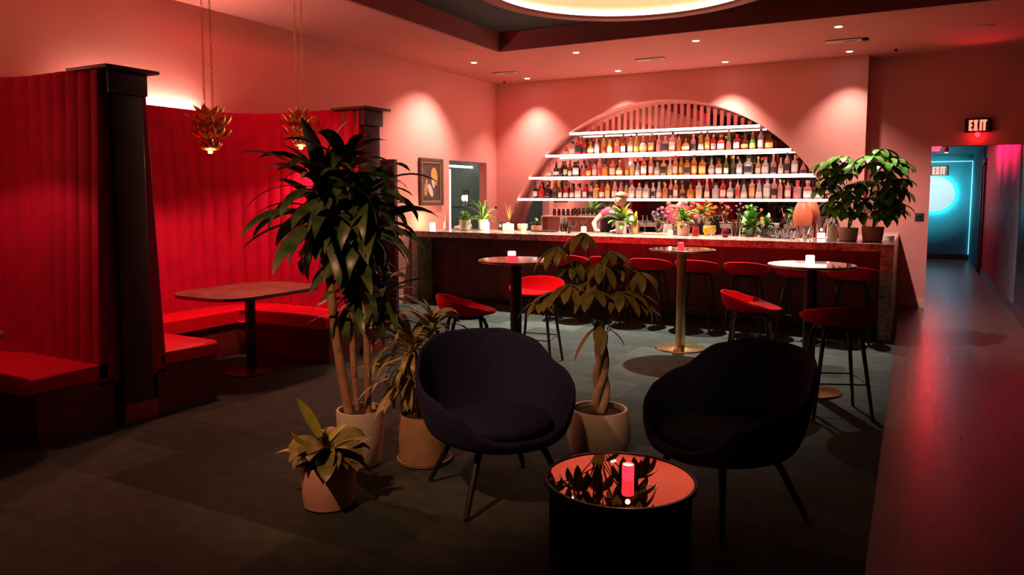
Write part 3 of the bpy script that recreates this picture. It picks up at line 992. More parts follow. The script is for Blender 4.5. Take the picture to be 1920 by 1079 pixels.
bm = B(); flat_blob(bm, -0.14, -0.10, 0.05, 0.13, -0.15, 0.0209); flat_blob(bm, -0.12, 0.0, 0.025, 0.05, 0.1, 0.0216); obj('painted_hand', bm, mat('umber paint', (0.46, 0.20, 0.06), 0.6, var=0.3, vscale=20), pic, smooth=False)

t = thing('folding_screen', 'tall dark glossy panel standing beyond the second booth', 'screen', (-6.20, 7.64, 0))
bm = B(); box(bm, -0.36, 0.36, -0.02, 0.02, 0.02, 2.03); obj('panel', bm, M['panel_dark'], t, smooth=False)
bm = B()
box(bm, -0.39, -0.36, -0.03, 0.03, 0, 2.06); box(bm, 0.36, 0.39, -0.03, 0.03, 0, 2.06); box(bm, -0.36, 0.36, -0.03, 0.03, 2.03, 2.06); box(bm, -0.36, 0.36, -0.03, 0.03, 0.0, 0.02)
obj('frame', bm, M['post'], t, smooth=False)
# ------------------------------------------------------------------ booths
def curve_u(y0, y1, xo, xb, r0, r1, step=0.0145):
    """inner face of a U-shaped booth back, from the near end round to the far end"""
    pts = []
    def seg(a, b):
        a, b = Vector(a), Vector(b)
        n = max(1, int((b - a).length / step))
        for i in range(n):
            pts.append(a + (b - a) * i / n)
    def arc_(c, r, a_, b_):
        n = max(4, int(abs(b_ - a_) * r / step))
        for i in range(n):
            a = a_ + (b_ - a_) * i / n
            pts.append(Vector((c[0] + r * math.cos(a), c[1] + r * math.sin(a))))
    seg((xo, y0), (xb + r0, y0))
    arc_((xb + r0, y0 + r0), r0, -PI / 2, -PI)
    seg((xb, y0 + r0), (xb, y1 - r1))
    arc_((xb + r1, y1 - r1), r1, PI, PI / 2)
    seg((xb + r1, y1), (xo, y1))
    pts.append(Vector((xo, y1)))
    return pts

def normals2(pts):
    out = []
    for i in range(len(pts)):
        t = pts[min(i + 1, len(pts) - 1)] - pts[max(i - 1, 0)]
        t.normalize()
        out.append(Vector((t.y, -t.x)) * -1.0)   # to the left of travel is outside; flip to inside
    return out

def make_booth(label, y0, y1, xo, xb, r0, r1, pitch=0.145):
    t = thing('booth', label, 'booth seat', (0, 0, 0), 0, 'red velvet booths')
    P = curve_u(y0, y1, xo, xb, r0, r1)
    Nn = normals2(P)
    # ensure the normals look inside the U
    cx, cy = (xo + xb) / 2, (y0 + y1) / 2
    mid = len(P) // 2
    if (Vector((cx, cy)) - P[mid]).dot(Nn[mid]) < 0:
        Nn = [-v for v in Nn]
    dist = [0.0]
    for a, b in zip(P, P[1:]):
        dist.append(dist[-1] + (b - a).length)
    zs = [0.30, 0.42, 0.8, 1.2, 1.6, 2.0, 2.3, 2.44, 2.47]
    bm = B()
    cols = []
    for p, nn, d in zip(P, Nn, dist):
        ph_ = (d / pitch) % 1.0
        bump = 0.034 * (math.sin(PI * ph_) ** 0.55)
        col = []
        for z in zs:
            rec = 0.10 * (1 - z / 2.48)
            bb = bump if z < 2.45 else bump * 0.45
            q = p + nn * (rec + bb - 0.035)
            col.append(bm.verts.new((q.x, q.y, z)))
        q = p - nn * 0.075
        col.append(bm.verts.new((q.x, q.y, 2.475)))
        col.append(bm.verts.new((q.x, q.y, 0.30)))
        cols.append(col)
    m = len(cols[0])
    for a, b in zip(cols, cols[1:]):
        for i in range(m):
            j = (i + 1) % m
            bm.faces.new((a[i], b[i], b[j], a[j]))
    bm.faces.new(cols[0]); bm.faces.new(cols[-1][::-1])
    obj('backrest', bm, M['velvet'], t, angle=50)
    def band(off0, off1, z0, z1, bev):
        bm = B()
        outer = [p + n_ * off0 for p, n_ in zip(P, Nn)]
        # inner line as a clean U
        d1 = off1
        inn = curve_u(y0 + d1, y1 - d1, xo, xb + d1, max(0.06, r0 - d1), max(0.06, r1 - d1))
        poly = outer[::3] + [outer[-1]]
        poly2 = inn[::3] + [inn[-1]]
        full = [(v.x, v.y) for v in poly] + [(v.x, v.y) for v in reversed(poly2)]
        prism(bm, full, z0, z1, bev)
        return bm
    bm = band(0.02, 0.53, 0.33, 0.45, 0.03)
    obj('seat', bm, M['seat_lit'], t, angle=50)
    bm = band(-0.02, 0.50, 0.0, 0.33, 0.0)
    obj('base', bm, M['boothbase'], t)
    return t
make_booth('red channel-back velvet booth between the two dark posts', 3.50, 5.80, -4.85, -6.46, 0.62, 0.60)
make_booth('red channel-back velvet booth cut off by the left picture edge', 0.60, 3.12, -4.85, -6.46, 0.8, 0.85)

def booth_post(y, label):
    t = thing('booth_post', label, 'post', (-4.93, y, 0), 0, 'dark booth posts')
    bm = B(); box(bm, -0.14, 0.12, -0.115, 0.115, 0.10, 2.30, 0.008); obj('shaft', bm, M['post'], t)
    bm = B(); box(bm, -0.16, 0.14, -0.145, 0.145, 2.30, 2.455, 0.006); obj('capital', bm, M['post'], t)
    bm = B(); box(bm, -0.25, 0.20, -0.20, 0.20, 2.455, 2.478, 0.004); obj('cap', bm, M['post'], t)
    bm = B(); box(bm, -0.15, 0.135, -0.13, 0.13, 0.0, 0.13, 0.004); obj('plinth', bm, M['plinth'], t)
    bm = B(); box(bm, -1.1, -0.14, -0.08, 0.08, 0.0, 2.44); obj('core_panel', bm, M['post'], t, smooth=False)
    return t
booth_post(3.31, 'dark square booth post with flat cap, nearest the camera')
booth_post(5.955, 'dark square booth post with flat cap behind the tall plant')

# cove light strips behind the booth backs
for y0, y1, lb in ((4.0, 5.35, 'glowing strip hidden behind the top of the middle booth back'), (0.9, 2.75, 'glowing strip hidden behind the top of the left booth back')):
    bm = B(); box(bm, XL + 0.012, XL + 0.055, y0, y1, 2.425, 2.45)
    tag(obj('cove_strip', bm, M['cove_led'], smooth=False), lb, 'light strip')

# booth tables
def booth_table(x, y, label, rz=0.0):
    t = thing('booth_table', label, 'table', (x, y, 0), rz, 'stone booth tables')
    hx, hy, rc = 0.44, 0.60, 0.30
    poly = []
    for cx, cy, a in ((hx - rc, hy - rc, 0), (-hx + rc, hy - rc, PI / 2), (-hx + rc, -hy + rc, PI), (hx - rc, -hy + rc, 1.5 * PI)):
        for i in range(9):
            b = a + PI / 2 * i / 8
            poly.append((cx + rc * math.cos(b), cy + rc * math.sin(b)))
    bm = B(); prism(bm, poly, 0.725, 0.755, 0.004); obj('table_top', bm, M['tablestone'], t)
    bm = B(); lathe(bm, [(0.045, 0.02), (0.045, 0.70), (0.12, 0.715), (0.12, 0.725)], 24); obj('column', bm, M['blackmetal'], t)
    bm = B(); lathe(bm, [(0.25, 0), (0.25, 0.012), (0.06, 0.024), (0.045, 0.03)], 40); obj('base', bm, M['blackmetal'], t)
    return t
booth_table(-5.28, 4.75, 'stone-topped booth table in front of the lit red booth')
booth_table(-5.25, 1.95, 'stone-topped booth table at the left picture edge')

# ------------------------------------------------------------------ lotus pendants
def petal(bm, az, r0, z0, length, width, elev, curl, off=(0, 0, 0)):
    seg = 6
    p = Vector((r0 * math.cos(az), r0 * math.sin(az), z0)) + Vector(off)
    e = elev
    side = Vector((-math.sin(az), math.cos(az), 0))
    prev = None
    for i in range(seg + 1):
        t = i / seg
        w = width * 0.5 * max(0.04, math.sin(PI * (0.15 + 0.85 * t)) ** 0.75)
        d = Vector((math.cos(az) * math.cos(e), math.sin(az) * math.cos(e), math.sin(e)))
        nr = side.cross(d)
        row = [bm.verts.new(p + side * w * s + nr * (abs(s) ** 2) * w * -0.5) for s in (-1, -0.5, 0, 0.5, 1)]
        if prev:
            for k in range(4):
                bm.faces.new((prev[k], prev[k + 1], row[k + 1], row[k]))
        prev = row
        p = p + d * (length / seg)
        e += curl / seg

def lotus(loc, label, ztop, sc=1.0, power=55.0):
    t = thing('lotus_pendant', label, 'pendant light', loc, R(28), 'brass lotus pendants')
    specs = (('lower_petals', 0.015, -0.045, 0.105, 0.062, 0.05, 1.9, 8), ('middle_petals', 0.03, 0.03, 0.155, 0.078, -0.05, 1.7, 10), ('upper_petals', 0.035, 0.105, 0.165, 0.078, 0.0, 1.5, 10), ('crown_petals', 0.02, 0.165, 0.12, 0.06, 0.5, 0.8, 7))
    for nm, r0, z0, L, w, e, c, n in specs:
        bm = B()
        for i in range(n):
            petal(bm, 2 * PI * i / n + z0 * 7, r0 * sc, z0 * sc, L * sc, w * sc, e + random.uniform(-0.08, 0.08), c)
        o = obj(nm, bm, M['brass_dark'], t, angle=60)
        md = o.modifiers.new('thickness', 'SOLIDIFY'); md.thickness = 0.0018
    bm = B(); lathe(bm, [(0.012, -0.045), (0.026, 0.03), (0.03, 0.1), (0.018, 0.2), (0.008, 0.24)], 16); obj('core', bm, M['brass_dark'], t)
    bm = B(); ellipsoid(bm, (0, 0, -0.055 * sc), (0.022, 0.022, 0.014)); obj('bulb', bm, emit('pendant bulb', (1.0, 0.62, 0.22), 2.2), t)
    top = ztop - loc[2]
    for cx in (-0.034, 0.034):
        bm = B()
        z = 0.17 * sc
        k = 0
        while z < top - 0.02:
            pts = []
            for i in range(10):
                a = 2 * PI * i / 10
                u, v = 0.0095 * math.cos(a), 0.019 * math.sin(a)
                pts.append((cx + u, 0, z + v) if k % 2 else (cx, u, z + v))
            tube(bm, pts, 0.0026, seg=4, closed=True)
            z += 0.030
            k += 1
        obj('chain', bm, M['brass_dark'], t)
    bm = B(); lathe(bm, [(0.012, top - 0.045), (0.05, top - 0.02), (0.055, top)], 20); obj('ceiling_rose', bm, M['brass_dark'], t)
    point('bulb_glow', t, (0, 0, -0.055 * sc - 0.035), 4.5, (1.0, 0.66, 0.22), 0.02)
    spot('pendant_glow', t, (0, 0, -0.11), power, (1.0, 0.30, 0.22), 146, 0.35, None, 0.05)
    return t
lotus((-5.30, 4.39, 2.045), 'brass lotus pendant lamp on two chains, nearest over the middle booth', H, 1.27)
lotus((-5.40, 2.40, 2.08), 'brass lotus pendant lamp over the left booth table', H, 1.27, power=17.0)
lotus((-5.32, 5.48, 2.14), 'brass lotus pendant lamp half hidden behind the tall plant top', H, 1.27)

# ------------------------------------------------------------------ shells: lounge chairs and stools
def lerp_tab(tab, x):
    for (x0, y0), (x1, y1) in zip(tab, tab[1:]):
        if x0 <= x <= x1:
            t = (x - x0) / (x1 - x0)
            t = t * t * (3 - 2 * t)
            return y0 + (y1 - y0) * t
    return tab[-1][1] if x > tab[-1][0] else tab[0][1]

def shell(rim_h, rim_r, seat_r, seat_z, thick, nseg=64, nv=9, belly=0.5):
    """bucket seat: phi = 0 is the back (-Y), faces +Y.  rim_h, rim_r: tables over |phi| in degrees"""
    bm = B()
    inn, out = [], []
    c_in = bm.verts.new((0, 0, seat_z)); c_out = bm.verts.new((0, 0, seat_z - thick * 1.6))
    for i in range(nseg):
        phi = -180 + 360 * i / nseg
        a = R(phi)
        dx, dy = math.sin(a), -math.cos(a)
        h = lerp_tab(rim_h, abs(phi)); rr = lerp_tab(rim_r, abs(phi)); sr = lerp_tab(seat_r, abs(phi))
        ci, co = [], []
        for k in range(1, nv + 1):
            t = k / nv
            if t <= 0.45:
                u = t / 0.45
                r = sr * u; z = seat_z + 0.012 * u * u
            else:
                u = (t - 0.45) / 0.55
                r = sr + (rr - sr) * (u ** 0.55)
                z = seat_z + 0.012 + (h - seat_z - 0.012) * (u ** 1.35)
            ci.append(bm.verts.new((dx * r, dy * r, z)))
            tn = thick * (1.0 if t < 0.95 else 0.7)
            ro = r + (tn if t > 0.45 else tn * 0.3 * t)
            zo = z - (thick * 1.5 * (1 - max(0, (t - 0.45) / 0.55)) if t < 1 else thick * 0.15)
            co.append(bm.verts.new((dx * ro, dy * ro, zo)))
        inn.append(ci); out.append(co)
    for i in range(nseg):
        j = (i + 1) % nseg
        bm.faces.new((c_in, inn[i][0], inn[j][0])); bm.faces.new((c_out, out[j][0], out[i][0]))
        for k in range(nv - 1):
            bm.faces.new((inn[i][k], inn[i][k + 1], inn[j][k + 1], inn[j][k]))
            bm.faces.new((out[i][k], out[j][k], out[j][k + 1], out[i][k + 1]))
        # soft rim
        bm.faces.new((inn[i][-1], out[i][-1], out[j][-1], inn[j][-1]))
    return bm

def soften(o, lv=1):
    md = o.modifiers.new('smooth', 'SUBSURF')
    md.levels = lv; md.render_levels = lv
    return o

def leg_bm(p0, p1, r0, r1, bend=None):
    bm = B()
    if bend:
        tube(bm, [p0] + bend + [p1], [r0] + [r0 * 0.95] * len(bend) + [r1], seg=12)
    else:
        tube(bm, [p0, [(a + b) / 2 for a, b in zip(p0, p1)], p1], [r0, (r0 + r1) / 2, r1], seg=12)
    return bm

def lounge_chair(loc, rz, label):
    t = thing('lounge_chair', label, 'armchair', loc, rz, 'dark lounge chairs')
    rim_h = [(0, 0.84), (28, 0.835), (50, 0.79), (80, 0.655), (105, 0.60), (125, 0.545), (142, 0.44), (160, 0.40), (180, 0.398)]
    rim_r = [(0, 0.40), (45, 0.415), (90, 0.415), (120, 0.40), (150, 0.37), (180, 0.36)]
    seat_r = [(0, 0.26), (60, 0.27), (90, 0.285), (130, 0.30), (180, 0.31)]
    o = obj('shell', shell(rim_h, rim_r, seat_r, 0.36, 0.035), M['navy'], t); soften(o, 2)
    bm = B()
    lathe(bm, [(0.23, 0.0), (0.275, 0.02), (0.285, 0.05), (0.26, 0.085), (0.12, 0.10), (0.005, 0.102)], 40, center=(0, 0.03, 0.362), sy=1.03)
    soften(obj('seat_cushion', bm, M['navy'], t))
    for sx in (-1, 1):
        for sy in (-1, 1):
            l = obj('leg', leg_bm((sx * 0.10, sy * 0.10, 0.315), (sx * 0.29, sy * 0.28, 0.012), 0.019, 0.014, [(sx * 0.17, sy * 0.165, 0.30), (sx * 0.195, sy * 0.19, 0.26)]), M['leg'], t)
            bm = B(); lathe(bm, [(0.014, 0.0), (0.016, 0.012)], 12, center=(sx * 0.29, sy * 0.28, 0)); obj('glide', bm, M['legtip'], l)
    bm = B(); box(bm, -0.12, 0.12, -0.12, 0.12, 0.30, 0.33, 0.01); obj('under_frame', bm, M['leg'], t)
    return t
# rotation: local +Y is the facing direction
def face(dx, dy):
    return math.atan2(-dx, dy)
lounge_chair((-1.93, 3.40, 0), face(0.80, -0.60), 'dark navy lounge chair standing left of the round copper table')
lounge_chair((-0.807, 3.76, 0), face(-0.55, -0.83), 'dark navy lounge chair standing right of the round copper table')

def make_stool(loc, rz, label, group):
    t = thing('bar_stool', label, 'stool', loc, rz, group)
    rim_h = [(0, 0.865), (30, 0.86), (60, 0.835), (95, 0.785), (125, 0.745), (150, 0.732), (180, 0.73)]
    rim_r = [(0, 0.235), (60, 0.255), (100, 0.25), (150, 0.225), (180, 0.22)]
    seat_r = [(0, 0.155), (90, 0.175), (180, 0.19)]
    o = obj('seat_shell', shell(rim_h, rim_r, seat_r, 0.722, 0.022, 40, 8), M['stoolred'], t); soften(o)
    bm = B(); lathe(bm, [(0.05, 0.655), (0.13, 0.665), (0.14, 0.685), (0.12, 0.695)], 24); obj('under_frame', bm, M['leg'], t)
    L = []
    for sx in (-1, 1):
        for sy in (-1, 1):
            obj('leg', leg_bm((sx * 0.085, sy * 0.085, 0.672), (sx * 0.205, sy * 0.205, 0.0), 0.016, 0.012, [(sx * 0.115, sy * 0.115, 0.662), (sx * 0.132, sy * 0.132, 0.615)]), M['leg'], t)
    k = 0.132 + (0.205 - 0.132) * (0.615 - 0.27) / 0.615
    bm = B()
    for a, b in (((-k, -k), (k, -k)), ((k, -k), (k, k)), ((k, k), (-k, k)), ((-k, k), (-k, -k))):
        tube(bm, [(a[0], a[1], 0.27), (b[0], b[1], 0.27)], 0.006, seg=8)
    obj('footrest', bm, M['blackmetal'], t)
    return t
st0 = make_stool((-3.10, 4.98, 0), face(0.75, 0.65), 'red bar stool at the left high table, its back turned to the lounge', 'stools at the high tables')
dup(st0, (-3.12, 6.26, 0), face(0.15, -0.9), 'bright red bar stool facing the camera behind the left high table', 'stools at the high tables')
dup(st0, (-1.14, 6.24, 0), face(0.95, 0.25), 'bright red bar stool left of the right high table', 'stools at the high tables')
dup(st0, (-0.46, 5.86, 0), face(-0.35, 0.85), 'dark-lit red bar stool in front of the right high table, back to camera', 'stools at the high tables')
for o_ in list(bpy.data.objects):
    if o_.name.split('.')[0] == 'bar_stool':
        o_.scale = (1, 1, 0.955)
lbs = ['leftmost', 'second from left', 'third from left', 'fourth from left', 'fifth from left', 'second from right', 'rightmost']
for k, x in enumerate((-3.92, -3.38, -2.83, -2.26, -1.68, -1.10, -0.56)):
    d_ = dup(st0, (x, 8.86, 0), face(random.uniform(-0.06, 0.06), 1), 'red bar stool tucked along the bar front, %s in the row' % lbs[k], 'stools along the bar')
    d_.scale = (1, 1, 0.985)
# ------------------------------------------------------------------ high tables
def high_table(x, y, label, r, topmat, colmat, basemat):
    t = thing('high_table', label, 'table', (x, y, 0), 0, 'round high tables')
    bm = B(); lathe(bm, [(r - 0.01, 1.028), (r, 1.033), (r, 1.046), (r - 0.004, 1.05)], 64); obj('table_top', bm, topmat, t)
    bm = B(); lathe(bm, [(r + 0.0005, 1.030), (r + 0.004, 1.032), (r + 0.004, 1.047), (r + 0.0005, 1.049), (r + 0.0005, 1.030)], 64, cap0=False, cap1=False); obj('edge_band', bm, M['brass'], t)
    bm = B(); lathe(bm, [(0.05, 0.0), (0.05, 0.63), (0.05, 1.0), (0.13, 1.02), (0.13, 1.028)], 28, center=(0, 0, 0.0)); obj('column', bm, colmat, t)
    bm = B(); lathe(bm, [(0.258, 0), (0.262, 0.006), (0.255, 0.014), (0.06, 0.026), (0.052, 0.03)], 64); obj('base', bm, basemat, t)
    return t
high_table(-3.02, 5.66, 'round high table with black column at left, behind the dark lounge chair', 0.325, M['tableglass'], M['blackmetal'], M['brass'])
high_table(-2.10, 7.60, 'round high table with full brass base in the middle of the floor', 0.335, M['tableglass'], M['brass'], M['brass'])
high_table(-0.71, 6.42, 'round high table with brass base at right, beside the walkway', 0.335, M['tableglass'], M['blackmetal'], M['brass'])

def votive(loc, label, r=0.035, h=0.075, hot='wax', power=0.8, col=(1.0, 0.6, 0.3), lower=None, group='candles on the tables'):
    t = thing('votive_candle', label, 'candle', loc, 0, group)
    if lower:
        bm = B(); lathe(bm, [(r * 0.92, 0.0), (r, 0.004), (r, h * 0.55)], 20); obj('holder', bm, lower, t)
        bm = B(); lathe(bm, [(r, h * 0.55), (r, h * 0.97), (r * 0.92, h)], 20); obj('rim', bm, M[hot], t)
    else:
        bm = B(); lathe(bm, [(r * 0.92, 0.0), (r, 0.004), (r, h * 0.97), (r * 0.92, h)], 20); obj('holder', bm, M[hot], t)
    if power:
        point('candle_light', t, (0, 0, h + 0.03), power, col, 0.02)
    return t
votive((-3.03, 5.60, 1.05), 'square-looking cream candle in a red holder on the left high table', lower=M['wax_red'])
votive((-2.10, 7.55, 1.05), 'small red candle on the middle high table', 0.032, 0.07, 'wax_red', 0.4, (1, 0.15, 0.1))
votive((-0.72, 6.40, 1.05), 'glowing cream candle on the right high table', 0.034, 0.072, 'wax')

# coffee table
ct = thing('coffee_table', 'low round table with mirror-like copper top between the lounge chairs', 'table', (-1.07, 2.96, 0))
CR = 0.325
bm = B(); lathe(bm, [(CR - 0.012, 0.378), (CR - 0.012, 0.388)], 96); obj('mirror_top', bm, M['copper_top'], ct)
bm = B(); lathe(bm, [(CR - 0.0115, 0.372), (CR, 0.37), (CR, 0.392), (CR - 0.0115, 0.392), (CR - 0.0115, 0.372)], 96, cap0=False, cap1=False); obj('edge_rim', bm, M['blackmetal'], ct)
bm = B(); lathe(bm, [(CR - 0.02, 0.0), (CR - 0.02, 0.372)], 96); obj('drum', bm, mat('matt black drum', (0.010, 0.010, 0.010), 0.95, spec=0.05), ct)
vc = thing('votive_candle', 'lit red candle standing on the round copper table', 'candle', (-1.035, 2.965, 0.388), 0, 'candles on the tables')
bm = B(); lathe(bm, [(0.024, 0.0), (0.026, 0.004), (0.026, 0.066), (0.0245, 0.068), (0.0235, 0.055), (0.0, 0.055)][:4], 24, cap1=False); obj('holder', bm, M['wax_red'], vc)
bm = B(); lathe(bm, [(0.0235, 0.050), (0.0235, 0.062)], 24); obj('wax', bm, M['wax_top'], vc)
point('candle_light', vc, (0, 0, 0.10), 0.35, (1.0, 0.3, 0.15), 0.01)

# ------------------------------------------------------------------ big floor plants (local x = to the side, local y = deeper)
PR = R(28.4)
def pot_bm(prof, thick=0.012, seg=48):
    bm = B()
    inner = [(max(0.01, r - thick), z) for r, z in reversed(prof) if z > 0.03]
    inner = [(inner[0][0], prof[-1][1])] + inner[1:]
    lathe(bm, prof + inner + [(0.012, inner[-1][1])], seg, cap1=True)
    return bm
def soil_bm(r, z):
    bm = B(); lathe(bm, [(r, z - 0.02), (r, z), (r * 0.5, z + 0.012), (0.005, z + 0.015)], 28); return bm

# tall corn plant
p = thing('corn_plant', 'tall dark-leaved plant on three bare canes in a white pot', 'plant', (-2.84, 3.36, 0), PR)
obj('pot', pot_bm([(0.085, 0.0), (0.11, 0.03), (0.135, 0.18), (0.142, 0.33), (0.138, 0.345)]), M['white_ceramic'], p)
obj('soil', soil_bm(0.124, 0.31), M['soil'], p)
canes = [
    [(-0.065, 0.0, 0.30), (-0.115, 0.0, 0.62), (-0.14, 0.0, 0.80), (-0.165, 0.01, 1.10), (-0.20, 0.01, 1.44)],
    [(-0.03, 0.05, 0.30), (-0.05, 0.05, 0.70), (-0.06, 0.06, 1.20), (-0.075, 0.05, 1.76)],
    [(0.05, -0.02, 0.30), (0.05, -0.02, 0.70), (0.035, -0.02, 1.05), (0.03, -0.01, 1.30), (0.05, 0.0, 1.58)],
]
for c, r in zip(canes, (0.028, 0.019, 0.021)):
    bm = B(); tube(bm, c, [r, r, r * 0.95, r * 0.9, r * 0.8][:len(c)], seg=12); obj('cane', bm, M['cane'], p)
bm = B()
rosette(bm, (-0.20, 0.01, 1.46), 34, 0.44, 0.078, 45, -45, 1.3, 0.3)
rosette(bm, (-0.21, 0.01, 1.64), 30, 0.42, 0.080, 60, -25, 1.5, 1.1)
rosette(bm, (-0.075, 0.05, 1.74), 26, 0.36, 0.076, 65, -35, 1.7, 2.0)
rosette(bm, (0.05, 0.0, 1.58), 34, 0.38, 0.070, 60, -45, 1.6, 0.8)
rosette(bm, (0.10, 0.0, 1.40), 28, 0.38, 0.066, 50, -50, 1.5, 2.6)
rosette(bm, (-0.10, 0.03, 1.38), 26, 0.30, 0.070, 40, -60, 1.5, 1.7)
rosette(bm, (-0.04, 0.06, 1.22), 24, 0.30, 0.066, 40, -70, 1.3, 0.1)
rosette(bm, (0.01, 0.05, 1.06), 18, 0.26, 0.058, 30, -75, 1.2, 1.0)
rosette(bm, (0.15, 0.03, 1.02), 22, 0.30, 0.052, 60, -55, 1.5, 0.6)
rosette(bm, (-0.08, 0.03, 0.98), 10, 0.26, 0.05, 30, -65, 1.3, 2.0)
strap(bm, (-0.20, 0.0, 1.66), 2.6, R(78), 0.44, 0.13, 0.5)
strap(bm, (-0.19, 0.0, 1.66), 0.3, R(86), 0.42, 0.12, 0.9)
strap(bm, (-0.20, 0.0, 1.62), 3.0, R(70), 0.40, 0.12, 1.2)
strap(bm, (0.02, 0.0, 0.86), 3.3, R(25), 0.36, 0.03, 1.5); strap(bm, (0.02, 0.0, 0.70), 0.1, R(30), 0.25, 0.03, 1.6)
obj('foliage', bm, M['leaf_dark'], p, angle=80)
bm = B(); tube(bm, [(0.05, -0.02, 0.62), (0.10, 0.0, 0.80), (0.15, 0.03, 1.0)], 0.010, seg=8); obj('side_shoot', bm, M['cane'], p)

# small broad-leaved plant in front
p = thing('potted_plant', 'low broad-leaved plant with one yellow-green leaf in a blush pot', 'plant', (-2.62, 2.84, 0), PR)
obj('pot', pot_bm([(0.112, 0.0), (0.128, 0.012), (0.134, 0.06), (0.138, 0.225), (0.134, 0.23)]), M['pink_pot'], p)
obj('soil', soil_bm(0.122, 0.205), M['soil'], p)
bm = B()
for i in range(30):
    az = i * 2.4
    strap(bm, (0.03 * math.cos(az), 0.03 * math.sin(az), 0.22 + 0.003 * i), az, R(random.uniform(5, 45)), random.uniform(0.16, 0.24), random.uniform(0.085, 0.115), random.uniform(1.2, 2.2), seg=7, fold=0.25, taper=1.2, roll=random.uniform(-0.7, 0.7))
strap(bm, (0.03, -0.06, 0.24), 0.0, R(40), 0.26, 0.06, 0.4); strap(bm, (0.02, -0.08, 0.24), -1.4, R(30), 0.20, 0.10, 2.0)
obj('foliage', bm, M['leaf_mid'], p, angle=80)
bm = B()
strap(bm, (-0.03, -0.04, 0.37), PI * 0.97, R(62), 0.235, 0.075, 0.1, fold=0.2, roll=1.25)
strap(bm, (-0.05, -0.05, 0.30), PI * 1.02, R(25), 0.17, 0.06, -0.9, roll=0.9); strap(bm, (-0.06, -0.03, 0.28), PI * 0.95, R(12), 0.24, 0.06, 0.9); strap(bm, (0.0, 0.03, 0.33), 1.0, R(40), 0.14, 0.05, 0.8)
obj('new_leaves', bm, M['leaf_lime'], p, angle=80)
bm = B()
for x, y, z0, z1 in ((-0.03, -0.04, 0.2, 0.38), (-0.05, -0.05, 0.2, 0.31), (0.02, 0.02, 0.2, 0.33)):
    tube(bm, [(0, 0, z0), (x, y, z1)], 0.004, seg=6)
obj('stems', bm, M['stem'], p)

# striped dracaena in clay pot
p = thing('striped_plant', 'arching striped-leaf plant in an ochre clay pot with saucer', 'plant', (-2.55, 3.60, 0), PR)
obj('pot', pot_bm([(0.135, 0.018), (0.148, 0.03), (0.152, 0.12), (0.150, 0.29), (0.146, 0.298)]), M['clay'], p)
obj('soil', soil_bm(0.136, 0.275), M['soil'], p)
bm = B(); lathe(bm, [(0.13, 0.0), (0.158, 0.008), (0.165, 0.03), (0.158, 0.032), (0.15, 0.018), (0.02, 0.016)], 48); obj('saucer', bm, M['clay'], p)
bm = B()
tube(bm, [(-0.03, 0, 0.27), (-0.035, 0, 0.45), (-0.05, 0, 0.66)], 0.012, seg=8)
tube(bm, [(0.03, 0.02, 0.27), (0.05, 0.02, 0.5), (0.06, 0.02, 0.72)], 0.012, seg=8)
obj('stem', bm, M['cane'], p)
bm = B()
rosette(bm, (-0.07, -0.02, 0.66), 60, 0.36, 0.040, 75, -45, 2.1, 0.2, avoid=-0.8)
rosette(bm, (0.04, 0.06, 0.76), 46, 0.28, 0.038, 85, -35, 2.0, 1.2, avoid=-0.8)
rosette(bm, (-0.08, -0.03, 0.52), 30, 0.32, 0.038, 30, -60, 1.4, 0.9, avoid=-0.8)
obj('foliage', bm, M['leaf_stripe'], p, angle=80)

# money tree
p = thing('money_tree', 'braided-trunk money tree in a white pot behind the copper table', 'plant', (-1.66, 4.20, 0), PR)
obj('pot', pot_bm([(0.14, 0.0), (0.175, 0.03), (0.197, 0.12), (0.196, 0.20), (0.180, 0.29), (0.174, 0.297)], 0.016), M['white_ceramic'], p)
obj('soil', soil_bm(0.16, 0.265), M['soil'], p)
for k in range(3):
    pts, rs = [], []
    for i in range(40):
        t = i / 39
        a = 2 * PI * k / 3 + t * 6.0
        rr = 0.036 * (1 - 0.35 * t)
        pts.append((0.012 + rr * math.cos(a), rr * math.sin(a) * 0.8, 0.24 + t * 0.52))
        rs.append(0.027 * (1 - 0.35 * t))
    bm = B(); tube(bm, pts, rs, seg=10); obj('trunk_strand', bm, M['braid'], p)
bm, sb = B(), B()
heads = [(-0.105, 0.0, 1.38), (-0.27, -0.02, 1.30), (0.06, -0.02, 1.27), (-0.14, 0.06, 1.20), (0.24, 0.0, 1.14), (0.0, -0.08, 1.20), (0.13, 0.10, 1.18),
         (-0.28, 0.0, 1.02), (-0.35, 0.05, 0.97), (-0.2, -0.12, 1.08), (0.20, -0.05, 1.02), (0.26, 0.06, 0.94), (0.10, -0.14, 1.04), (-0.06, -0.15, 1.05), (-0.10, 0.12, 1.06), (0.02, 0.16, 1.08), (0.18, 0.14, 1.02), (-0.03, -0.02, 1.12)]
for hd in heads:
    base = (0.012 + random.uniform(-0.02, 0.02), random.uniform(-0.02, 0.02), 0.74 + random.uniform(-0.02, 0.10))
    palmate(bm, sb, base, hd, n=7, length=0.20, width=0.070, elev=-28, droop=0.9, spread=5.2)
strap(bm, (-0.04, -0.04, 0.80), 3.3, R(-50), 0.24, 0.07, 0.5); strap(bm, (0.04, -0.03, 0.80), 0.0, R(-30), 0.16, 0.09, 0.9); strap(bm, (-0.02, -0.05, 0.82), -1.5, R(-40), 0.2, 0.08, 0.6)
obj('foliage', bm, M['leaf_mid'], p, angle=80)
obj('petioles', sb, M['stem'], p)

